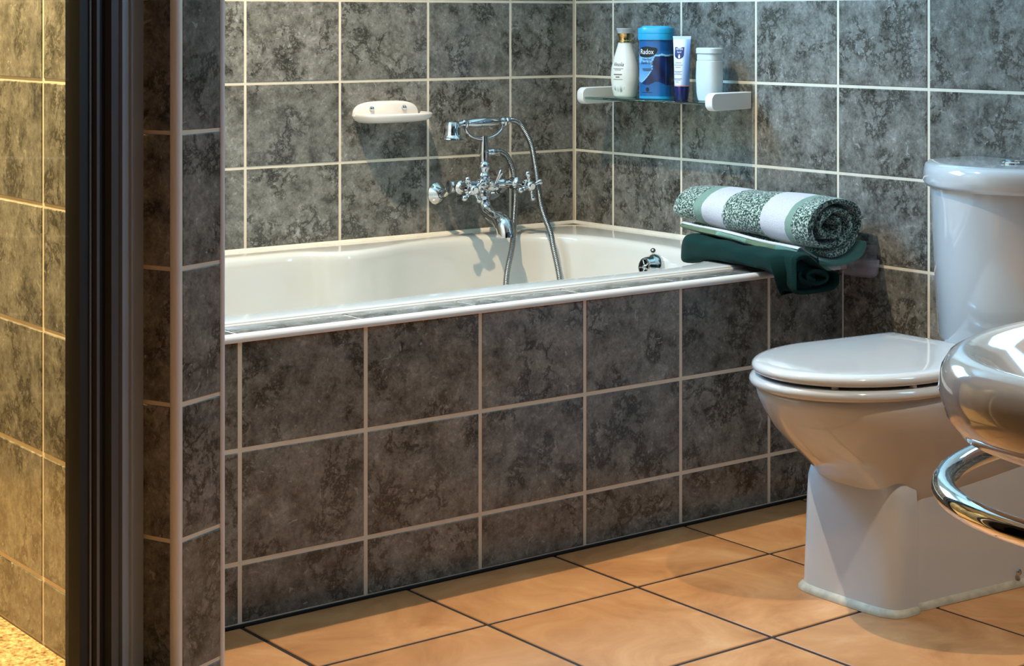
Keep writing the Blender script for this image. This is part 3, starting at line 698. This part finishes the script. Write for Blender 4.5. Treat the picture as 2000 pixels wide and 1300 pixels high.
def art_t(c):
    y, z = (B2.y - c.y) / TB, (c.z - B2.z) / 0.15      # y: -1 far side, +1 near side ; z 0..1
    if z < 0.045: return srgb(24, 150, 200)
    if c.x > B2.x + 0.012: return lerp(sky1, deep, 1 - z)
    if z < 0.26 + 0.03 * math.sin(y * 5): return lerp(srgb(20, 84, 140), srgb(14, 100, 160), 1 - z * 3)
    # curling wave: pale barrel on the left, dark body rising to a foaming crest on the right
    q_ = max(0, min(1, (y + 0.12) / 0.38)); top = 0.565 + 0.185 * q_ * q_ * (3 - 2 * q_) + 0.008 * math.sin(y * 13)
    if z < 0.61:
        yb = -1.0 + 1.12 * math.sqrt(max(0, (z - 0.25) / 0.30)) if z < 0.52 else 0.062 - 9.0 * (z - 0.52) ** 1.6
        if y < yb - 0.05: return lerp(sky2, mid_, (z - 0.30) * 2.2 + (y + 1) * 0.25)
        if y < yb: return foam
    if z < top:
        if z > top - 0.03 and y > -0.1: return lerp(mid_, foam, 0.8)
        return lerp(navy_, deep, 0.45 + 0.45 * math.sin(y * 7 + z * 16))
    if z < 0.80: return lerp(sky2, sky1, (z - 0.68) * 8 + max(0, y + 0.1) * 1.4)
    return lerp(sky1, srgb(10, 70, 128), max(0, y))
print_colours(tb_, art_t)
M_LID = plain('turquoise_lid', srgb(36, 158, 204), 0.3, coat=0.3)
loft('lid', [oval(B2.x, B2.y, B2.z + z, TA + d, TB + d, TN, 64) for z, d in ((0.148, -0.002), (0.148, 0.003), (0.152, 0.0035), (0.163, 0.003), (0.164, 0.002), (0.165, 0.003), (0.174, 0.003), (0.178, 0.0015), (0.1785, -0.004), (0.181, -0.006), (0.183, -0.008))], M_LID, bt, angle=30)
# black logo field with white lettering
def patch(name, outline, mat, parent, surf, yc, zc, off):
    o_ = [Vector((0, p[0], p[1])) for p in outline]; n = len(o_); vs = [(surf(yc, zc) - off, yc, zc)]; fs = []
    for s in (0.35, 0.7, 1.0):
        for p in o_:
            y, z = yc + p.y * s, zc + p.z * s; vs.append((surf(y, z) - off, y, z))
    for j in range(n): fs.append((0, 1 + j, 1 + (j + 1) % n))
    for k in range(2):
        for j in range(n): fs.append((1 + k * n + j, 1 + (k + 1) * n + j, 1 + (k + 1) * n + (j + 1) % n, 1 + k * n + (j + 1) % n))
    return mesh(name, vs, fs, mat, parent, False)
ol = catmull([(0, 0.022, 0.007), (0, 0.005, 0.0135), (0, -0.014, 0.0115), (0, -0.027, 0.008), (0, -0.024, -0.004), (0, -0.009, -0.0125), (0, 0.008, -0.0135), (0, 0.023, -0.009)], 5, True)
lg = patch('logo_field', [(p.y, p.z) for p in ol], M_BLACK, bt, surf_t, B2.y + 0.013, B2.z + 0.118, 0.0006)
text_on('Radox', M_WHITE, 'lettering', bt, lambda y, z: surf_t(y, z) - 0.0007, B2.y + 0.014, B2.z + 0.118, 0.0185, 0.0, 0.80)
text_on('Herbal', M_BLACK, 'lettering', bt, surf_t, B2.y + 0.014, B2.z + 0.099, 0.0095, 0.0, 1.0)
text_on('Bath Salts', M_BLACK, 'lettering', bt, surf_t, B2.y + 0.011, B2.z + 0.0905, 0.0105, 0.0, 0.95)
for zz, ww in ((0.076, 0.026), (0.0735, 0.026), (0.071, 0.022), (0.0165, 0.030)):
    dash_on(M_BLACK, 'fine_print', bt, surf_t, B2.y + 0.014, B2.z + zz, ww, 0.0011)
patch('emblem', [(0.0045 * math.cos(a) , 0.0055 * math.sin(a)) for a in [2 * math.pi * k / 14 for k in range(14)]], M_BLACK, bt, surf_t, B2.y + 0.012, B2.z + 0.024, 0.0006)

# hand cream tube standing on its cap
B3 = Vector((BX, -0.499, SZ + 0.0005))
tu = empty('cream_tube', B3, 'pale blue hand cream tube standing on its navy cap on the glass shelf', 'tube')
lathe('cap', [(0.0150, 0.0), (0.0155, 0.001), (0.0185, 0.032), (0.0180, 0.034), (0.0, 0.034)], B3, (0, 0, 1), M_NAVY, tu, 36)
lathe('collar_band', [(0.0188, 0.0341), (0.0190, 0.0365), (0.0, 0.0365)], B3, (0, 0, 1), plain('pink_band', srgb(232, 160, 160), 0.4), tu, 36)
def tube_ab(z):
    t = max(0, min(1, (z - 0.0365) / 0.114)); return 0.0185 * (1 - t ** 1.35) + 0.0007, 0.0188 + 0.0050 * t
zs = [0.0366 + 0.114 * k / 60 for k in range(61)]
tbod = loft('tube_body', [oval(B3.x, B3.y, B3.z + z, *tube_ab(z), 2.0, 120) for z in zs], vcol_mat('pale_blue_tube_print', 0.22, 0.4), tu, angle=60)
def surf_u(y, z):
    a, b = tube_ab(z - B3.z); q = min(abs((y - B3.y) / b), 0.999); return B3.x - a * math.sqrt(1 - q * q)
nb, lb_, bl_ = srgb(24, 30, 100), srgb(222, 228, 240), srgb(120, 160, 214)
print_colours(tbod, lambda c: lerp(lb_, bl_, ((B3.y - c.y) / 0.02 - 0.15) * 1.6) if c.x < B3.x + 0.004 else bl_)
loft('crimp', [oval(B3.x, B3.y, B3.z + z, 0.0009, b_, 2.0, 40) for z, b_ in ((0.1502, 0.0238), (0.158, 0.0246))], plain('crimped_tube_end', srgb(196, 214, 240), 0.3), tu)
shp = [(0.0125, 0.013), (-0.0125, 0.013), (-0.0125, -0.007), (-0.0105, -0.012), (-0.004, -0.016), (0.0, -0.0165), (0.004, -0.016), (0.0105, -0.012), (0.0125, -0.007)]
patch('logo_shield', shp, plain('navy_print', srgb(24, 28, 98), 0.4), tu, surf_u, B3.y + 0.004, B3.z + 0.118, 0.0006)
text_on('NIVEA', M_WHITE, 'lettering', tu, lambda y, z: surf_u(y, z) - 0.0007, B3.y + 0.004, B3.z + 0.126, 0.0078, 0.0, 0.85)
text_on('hand', M_WHITE, 'lettering', tu, lambda y, z: surf_u(y, z) - 0.0007, B3.y + 0.004, B3.z + 0.1185, 0.0062, 0.0, 0.95)
patch('flame_mark', [(0.0005, 0.006), (-0.0025, 0.0), (-0.002, -0.005), (0.002, -0.005), (0.0028, 0.0)], M_WHITE, tu, surf_u, B3.y + 0.003, B3.z + 0.1085, 0.0012)
for zz, ww in ((0.092, 0.017), (0.0865, 0.024), (0.081, 0.015), (0.071, 0.022), (0.0675, 0.016), (0.064, 0.022), (0.053, 0.025), (0.050, 0.018), (0.045, 0.008)):
    dash_on(plain('blue_grey_print', srgb(96, 100, 130), 0.5), 'fine_print', tu, surf_u, B3.y + 0.005, B3.z + zz, ww, 0.0012)

lo_.rotation_euler.z = math.radians(14); bt.rotation_euler.z = math.radians(26); tu.rotation_euler.z = math.radians(24)

# white bottle
B4 = Vector((BX, -0.597, SZ + 0.0005))
wbt = empty('white_bottle', B4, 'plain white flip-top bottle nearest the toilet on the glass shelf', 'bottle')
M_MILK = plain('milky_plastic', srgb(214, 224, 226), 0.3, trans=0.12)
loft('bottle_body', [oval(B4.x, B4.y, B4.z + z, 0.0235 + d, 0.0335 + d, 2.8, 48) for z, d in ((0.0, -0.006), (0.003, -0.003), (0.02, 0.0), (0.06, 0.0015), (0.09, 0.0005), (0.098, 0.0), (0.0995, -0.002))], M_MILK, wbt, angle=30)
loft('shoulder', [oval(B4.x, B4.y, B4.z + z, 0.0235 + d, 0.0335 + d, 2.8, 48) for z, d in ((0.0996, -0.002), (0.101, -0.001), (0.1155, -0.0015), (0.116, -0.003))], M_MILK, wbt, angle=30)
loft('flip_cap', [oval(B4.x, B4.y, B4.z + z, 0.0235 + d, 0.0335 + d, 2.8, 48) for z, d in ((0.1162, -0.001), (0.117, 0.0012), (0.128, 0.001), (0.1300, -0.001), (0.1305, -0.004))], M_MILK, wbt, angle=30)

# ------------------------------------------------------------------ towels on the bath corner
gt = empty('green_towel', (-0.17, -0.86, RZ), 'dark bottle-green folded towel lying on the bath corner under the striped roll', 'towel')
def clip(v): return max(0.0, min(1.0, v))
def towel_slab(y, t):
    n = 64; out = []
    xl, xr = -0.262 - 0.050 * t, -0.050 - 0.125 * t * t
    if t < 0.06: xl += 0.012 * (1 - t / 0.06)
    for k in range(n):
        a = 2 * math.pi * k / n; c, q = math.cos(a), math.sin(a)
        x = (xl + xr) / 2 + (xr - xl) / 2 * math.copysign(abs(c) ** 0.36, c)
        zt = RZ + (0.050 + 0.004 * math.sin(t * 8)) * (1 - clip((x - xl - 0.04) / 0.06)) + (0.040 - 0.030 * t) * clip((x - xl - 0.04) / 0.06)
        zb = RZ + 0.002 - 0.024 * clip(1 - t / 0.32) * clip((-0.19 - x) / 0.05) - 0.040 * clip((t - 0.74) / 0.26) ** 1.3
        z = (zt + zb) / 2 + (zt - zb) / 2 * math.copysign(abs(q) ** 0.5, q)
        wv = 0.0022 * math.sin(x * 46 + y * 19) + 0.0018 * math.sin(y * 60 + 2)
        out.append(Vector((x + 0.002 * math.sin(y * 50 + k * 0.4), y, z + wv * (1 if q > 0 else 0.15))))
    return out
ys = [-0.695 + (-1.105 + 0.695) * k / 30 for k in range(31)]
gl = [towel_slab(y, k / 30) for k, y in enumerate(ys)]
loft('folded_body', gl, M_DKGREEN, gt, True, False, angle=80)
# rolled end: fold lips and dark hollow at the near end
yE = -1.105
lip = [Vector((p.x, p.y, p.z)) for p in gl[-1]]
cxm = sum((p.x for p in lip)) / len(lip); czm = sum((p.z for p in lip)) / len(lip)
rings = []
for s, dy in ((1.0, 0.0), (0.97, -0.008), (0.90, -0.012), (0.80, -0.009), (0.74, 0.004), (0.70, 0.03), (0.62, 0.05)):
    rings.append([Vector((cxm + (p.x - cxm) * (1 - (1 - s) * 0.35), p.y + dy, czm + (p.z - czm) * s)) for p in lip])
loft('end_fold', rings, M_DKGREEN, gt, False, True, angle=80)
fold = []
for k in range(30):
    t = k / 29; a = t * math.pi * 2.6
    fold.append((-0.243 + (0.052 - 0.032 * t) * math.cos(a + 2.8), RZ - 0.002 + (0.017 - 0.010 * t) * math.sin(a + 2.8) - 0.10 * (0.052 - 0.032 * t) * math.cos(a + 2.8)))
def sheet_loops(path, y0, y1, ny, thick, wob=0.002, seed=0):
    """a cloth sheet: path in the xz plane given as centre line, extruded along y, closed thick outline"""
    P = [Vector((x, 0, z)) for x, z in path]; n = len(P); nrm = []
    for i in range(n):
        T = (P[min(i + 1, n - 1)] - P[max(i - 1, 0)]).normalized(); nrm.append(Vector((-T.z, 0, T.x)))
    outl = [P[i] + nrm[i] * thick / 2 for i in range(n)]
    endc = P[-1] + (P[-1] - P[-2]).normalized() * thick * 0.45; stc = P[0] - (P[1] - P[0]).normalized() * thick * 0.45
    outl = outl + [endc] + [P[i] - nrm[i] * thick / 2 for i in range(n - 1, -1, -1)] + [stc]
    L = []
    for j in range(ny + 1):
        t = j / ny; y = y0 + (y1 - y0) * t; edge = 1 - 0.25 * (1 - min(1, min(t, 1 - t) * ny * 0.9))
        row = []
        for i, p in enumerate(outl):
            k = i if i < n else 2 * n - i
            q = P[max(0, min(n - 1, k))] if 0 <= k < n else p
            pp = q + (p - q) * edge
            row.append(Vector((pp.x + wob * math.sin(y * 34 + i * 0.25 + seed), y + wob * 1.2 * math.sin(i * 0.35 + seed), pp.z + wob * math.sin(y * 27 + i * 0.3 + seed * 2))))
        L.append(row)
    return L
loft('inner_fold', sheet_loops(fold, -1.04, -1.112, 6, 0.009, 0.0015, 3), M_DKGREEN, gt, angle=80)
# hanging corner over the ledge
hang = [(-0.315, -1.03, 0.560), (-0.318, -1.05, 0.530), (-0.316, -1.058, 0.503), (-0.306, -1.060, 0.488)]
hl = []
for i, (x, y, z) in enumerate(hang):
    w_ = (0.075, 0.072, 0.060, 0.030)[i]; th_ = (0.020, 0.017, 0.015, 0.008)[i]
    hl.append([Vector((x + w_ * 0.75 + w_ * math.cos(a), y - th_ * 1.6 + th_ * math.sin(a) - 0.006 * math.sin(3 * a), z + 0.006 * math.sin(2 * a))) for a in [2 * math.pi * k / 28 for k in range(28)]])
loft('hanging_corner', hl, M_DKGREEN, gt, angle=80)

st = empty('striped_towel', (-0.12, -0.85, RZ + 0.06), 'rolled towel with white and speckled green stripes on top of the dark green towel', 'towel')
RCX, RCZ = -0.118, RZ + 0.107
spi = []
spi_n = 150
for k in range(spi_n):
    t = k / (spi_n - 1); a = -math.pi / 2 + t * 2 * math.pi * 2.4
    ra = 0.088 - 0.070 * t; rb = 0.0490 - 0.037 * t
    spi.append((RCX + ra * math.cos(a) + 0.012 * math.sin(a) * (1 - t), RCZ + rb * math.sin(a)))
def settle(rows):
    """the roll rests on the green towel and sags towards its near end"""
    for j_, row in enumerate(rows):
        t = j_ / (len(rows) - 1)
        for p in row:
            p.x = -0.028 + (p.x + 0.028) * (0.98 + 0.12 * t)
            p.z = RZ + 0.062 - 0.027 * t + (p.z - RZ - 0.062) * (0.96 + 0.35 * t)
    return rows
loft('roll', settle(sheet_loops(spi, -0.600, -1.055, 30, 0.0125, 0.0016, 1)), M_STRIPE, st, angle=80)
fl_ = [(-0.232, RZ + 0.068), (-0.222, RZ + 0.069), (-0.204, RZ + 0.061), (-0.17, RZ + 0.050), (-0.12, RZ + 0.0445), (-0.080, RZ + 0.0465), (-0.055, RZ + 0.054), (-0.040, RZ + 0.064), (-0.033, RZ + 0.073)]
fl_ = [(p.x, p.z) for p in catmull([(x, 0, z) for x, z in fl_], 4)]
loft('outer_flap', settle(sheet_loops(fl_, -0.672, -1.068, 22, 0.0120, 0.0012, 2)), M_FLAP, st, angle=80)
M_WHTERRY = terry('white_terry', [(0, WHT)], 1.0)
fl2 = [(x, z + 0.0072) for x, z in fl_[:12]]
loft('white_lining', settle(sheet_loops(fl2, -0.672, -1.070, 22, 0.003, 0.0012, 2)), M_WHTERRY, st, angle=80)

# clear plastic soap holder on the wall behind the towels
sh2 = empty('soap_holder', (-0.045, -1.03, 0.50), 'clear plastic soap holder on the wall beside the rolled towels', 'soap holder')
def cup(s, z, dx=0): return [Vector((min(-0.0015, -0.013 + dx + 0.018 * s * math.cos(a)), -1.025 + 0.062 * s * math.sin(a), z)) for a in [2 * math.pi * k / 40 for k in range(40)]]
loft('cup', [cup(0.3, 0.492), cup(0.75, 0.494), cup(0.92, 0.502), cup(1.0, 0.520), cup(1.02, 0.535), cup(0.98, 0.535), cup(0.95, 0.520), cup(0.86, 0.505), cup(0.6, 0.499), cup(0.2, 0.498)], M_CLEARPL, sh2, angle=60)
box('back_plate', (-0.005, -1.072, 0.497), (-0.0012, -0.978, 0.566), M_CLEARPL, sh2, 0.0015)

# ------------------------------------------------------------------ toilet
YC = -1.532
wc = empty('toilet', (-0.35, YC, 0), 'white close-coupled toilet with closed lid standing against the right wall', 'toilet')
def outl(z, xf, w_, xc, n, wb_, xb, yc=YC):
    P = []
    for k in range(49):
        t = math.pi / 2 - math.pi * k / 48; c, s = math.cos(t), math.sin(t)
        P.append(Vector((xc + (xf - xc) * abs(c) ** (2 / n), yc + w_ * math.copysign(abs(s) ** (2 / n), s), z)))
    for k in range(1, 9): P.append(Vector((xc + (xb - xc) * k / 8, yc - (w_ + (wb_ - w_) * k / 8), z)))
    for k in range(1, 4): P.append(Vector((xb, yc - wb_ + 2 * wb_ * k / 4, z)))
    for k in range(0, 8): P.append(Vector((xb + (xc - xb) * k / 8, yc + (wb_ + (w_ - wb_) * k / 8), z)))
    return P
bowl = [outl(z, xf, w_, xc, n, wb_, -0.03) for z, xf, w_, xc, n, wb_ in (
    (0.195, -0.590, 0.108, -0.50, 3.4, 0.120), (0.213, -0.606, 0.116, -0.50, 3.1, 0.128), (0.232, -0.626, 0.123, -0.50, 2.8, 0.134), (0.252, -0.652, 0.131, -0.50, 2.45, 0.138), (0.275, -0.684, 0.140, -0.51, 2.25, 0.144),
    (0.300, -0.715, 0.151, -0.52, 2.15, 0.150), (0.328, -0.743, 0.163, -0.53, 2.1, 0.157), (0.355, -0.763, 0.173, -0.54, 2.05, 0.163), (0.380, -0.777, 0.180, -0.55, 2.02, 0.168), (0.395, -0.782, 0.182, -0.55, 2.0, 0.170), (0.401, -0.778, 0.179, -0.55, 2.0, 0.168))]
loft('bowl', bowl, M_CERAMIC, wc, angle=60)
core_ = [outl(z, xf, w_, -0.50, 4.5, wb_, -0.03) for z, xf, w_, wb_ in ((0.0, -0.565, 0.116, 0.156), (0.02, -0.563, 0.1135, 0.153), (0.12, -0.561, 0.1115, 0.148), (0.225, -0.560, 0.110, 0.140), (0.250, -0.562, 0.110, 0.138))]
loft('pedestal', core_, M_CERAMIC, wc, angle=60)
col = [outl(z, xf, w_, -0.565, 4.2, w_, -0.552) for z, xf, w_ in ((0.0, -0.625, 0.121), (0.02, -0.621, 0.1195), (0.10, -0.616, 0.1185), (0.18, -0.612, 0.1175), (0.215, -0.609, 0.116), (0.235, -0.604, 0.111), (0.245, -0.598, 0.104))]
loft('pedestal_front', col, M_CERAMIC, wc, angle=60)
bead = [outl(z, -0.626 - d, 0.122 + d, -0.565, 4.2, 0.120 + d, -0.553) for z, d in ((0.0005, 0.006), (0.005, 0.0055), (0.010, 0.002), (0.014, -0.004))]
loft('floor_sealant', bead, M_MOULD, wc, False, False)
bead2 = [outl(z, -0.566, 0.1165 + d, -0.50, 4.5, 0.157 + d, -0.03) for z, d in ((0.0005, 0.006), (0.005, 0.0055), (0.010, 0.002), (0.014, -0.004))]
loft('floor_sealant', bead2, M_MOULD, wc, False, False)
lathe('screw_cap', [(0.0065, 0.0), (0.0065, 0.003), (0.004, 0.0055), (0.0, 0.006)], (-0.285, YC - 0.1365, 0.028), (0, -1, 0), M_CHROME, wc, 16)
seat = [outl(z, -0.793 - d, 0.187 + d, -0.555, 2.02, 0.150 + d, -0.30) for z, d in ((0.4015, -0.014), (0.402, -0.006), (0.406, 0.001), (0.412, 0.003), (0.418, 0.001), (0.4225, -0.006), (0.423, -0.02))]
loft('seat', seat, M_CERAMIC, wc, angle=60)
box('hinge_block', (-0.315, YC - 0.13, 0.400), (-0.285, YC + 0.13, 0.425), M_CERAMIC, wc, 0.004)
for dx, dy in ((-0.74, -0.09), (-0.74, 0.09), (-0.62, -0.165)): lathe('lid_buffer', [(0.007, 0), (0.006, 0.005), (0, 0.005)], (dx, YC + dy, 0.4228), (0, 0, 1), M_WHITEPL, wc, 14)
lid = [outl(z, -0.789 - d, 0.184 + d, -0.555, 2.02, 0.158 + d, -0.315 + d * 0.3) for z, d in ((0.428, -0.016), (0.4275, -0.007), (0.430, -0.001), (0.435, 0.002), (0.441, 0.001), (0.4455, -0.004), (0.4475, -0.012), (0.4485, -0.024), (0.449, -0.06))]
loft('lid', lid, M_CERAMIC, wc, angle=60)
def cist(z, w_, xs, xf, r=0.022):
    P = [Vector((-0.010, YC + w_, z)), Vector((xs + r, YC + w_, z))]
    c0 = (xs, w_); 
    front = lambda y: xs + (xf - xs) * (1 - (y / w_) ** 2)
    y1 = w_ - r * 0.9; x1 = front(y1)
    for k in range(1, 6):
        t = k / 6; a, b, c = (xs + r, w_), (xs - 0.002, w_ + 0.0), (x1, y1)
        P.append(Vector(((1 - t) ** 2 * a[0] + 2 * t * (1 - t) * b[0] + t * t * c[0], YC + (1 - t) ** 2 * a[1] + 2 * t * (1 - t) * b[1] + t * t * c[1], z)))
    for k in range(31): P.append(Vector((front(y1 * (1 - 2 * k / 30)), YC + y1 * (1 - 2 * k / 30), z)))
    for k in range(5, 0, -1):
        t = k / 6; a, b, c = (xs + r, -w_), (xs - 0.002, -w_), (x1, -y1)
        P.append(Vector(((1 - t) ** 2 * a[0] + 2 * t * (1 - t) * b[0] + t * t * c[0], YC + (1 - t) ** 2 * a[1] + 2 * t * (1 - t) * b[1] + t * t * c[1], z)))
    P += [Vector((xs + r, YC - w_, z)), Vector((-0.010, YC - w_, z))]
    return P
loft('cistern', [cist(0.400, 0.180, -0.105, -0.20), cist(0.412, 0.190, -0.115, -0.220), cist(0.425, 0.194, -0.118, -0.228), cist(0.58, 0.200, -0.124, -0.245), cist(0.735, 0.205, -0.128, -0.256)], M_CERAMIC, wc, angle=60)
clid = loft('cistern_lid', [cist(0.733, 0.209, -0.131, -0.262), cist(0.734, 0.213, -0.135, -0.268), cist(0.742, 0.216, -0.138, -0.274), cist(0.765, 0.2145, -0.137, -0.272), cist(0.776, 0.212, -0.135, -0.268), cist(0.782, 0.205, -0.130, -0.260), cist(0.784, 0.19, -0.12, -0.242)], M_CERAMIC, wc, angle=60)
fb = lathe('flush_button', [(0.030, 0.0), (0.030, 0.003), (0.027, 0.006), (0.023, 0.006), (0.022, 0.004), (0.0, 0.0045)], (-0.115, YC, 0.7835), (0, 0, 1), M_CHROME, wc, 32)
lathe('push_plate', [(0.020, 0.0), (0.020, 0.003), (0.017, 0.0045), (0.0, 0.005)], (-0.115, YC, 0.7880), (0, 0, 1), M_CHROME, fb, 28)

# ------------------------------------------------------------------ washbasin and towel rail close to the camera
bs = empty('washbasin', (-1.83, -3.32, 0.6), 'ivory rounded washbasin in the right foreground', 'washbasin')
def bas(s, z, dy=0.0):
    out = []
    for k in range(96):
        t = 2 * math.pi * k / 96; c, q = math.cos(t), math.sin(t)
        out.append(Vector((-1.83 + 0.285 * s * math.copysign(abs(c) ** (2 / 2.6), c), -3.10 + dy + 0.228 * s * math.copysign(abs(q) ** (2 / 2.6), q), z)))
    return out
loft('bowl', [bas(0.2, 0.640), bas(0.38, 0.655), bas(0.50, 0.720), bas(0.60, 0.750), bas(0.88, 0.757), bas(0.945, 0.764), bas(0.982, 0.778), bas(1.0, 0.796), bas(0.992, 0.811), bas(0.972, 0.820), bas(0.94, 0.8245), bas(0.90, 0.822), bas(0.86, 0.812), bas(0.80, 0.795), bas(0.70, 0.777), bas(0.58, 0.762), bas(0.48, 0.735), bas(0.36, 0.690), bas(0.1, 0.676)], M_BASIN, bs, angle=70)
lathe('waste_ring', [(0.022, 0), (0.022, 0.003), (0.014, 0.004), (0, 0.002)], (-1.83, -3.10, 0.676), (0, 0, 1), M_CHROME, bs, 24)
tube('waste_pipe', catmull([(-1.83, -3.10, 0.65), (-1.83, -3.10, 0.56), (-1.83, -3.12, 0.51), (-1.83, -3.18, 0.50), (-1.83, -3.33, 0.50)], 6), 0.017, M_CHROME, bs, 16)
box('wall_bracket', (-1.98, -3.329, 0.66), (-1.68, -3.25, 0.74), M_BASIN, bs, 0.01)
rp = [p for p in bas(0.985, 0.722) ]
rp = [p for p in rp[:49]] 
rail_pts = [Vector((-1.83 + 0.278, -3.329, 0.722)), Vector((-1.83 + 0.281, -3.2, 0.722))] + rp[2:47] + [Vector((-1.83 - 0.281, -3.2, 0.722)), Vector((-1.83 - 0.278, -3.329, 0.722))]
rl = empty('towel_rail', (-1.83, -3.3, 0.722), 'curved chrome towel rail running below the ivory washbasin', 'towel rail')
tube('rail', rail_pts, 0.0092, M_CHROME, rl, 20)
for sx_ in (-1, 1): lathe('rail_flange', [(0.02, 0), (0.02, 0.004), (0.012, 0.008), (0, 0.008)], (-1.83 + sx_ * 0.278, -3.33, 0.722), (0, 1, 0), M_CHROME, rl, 20)
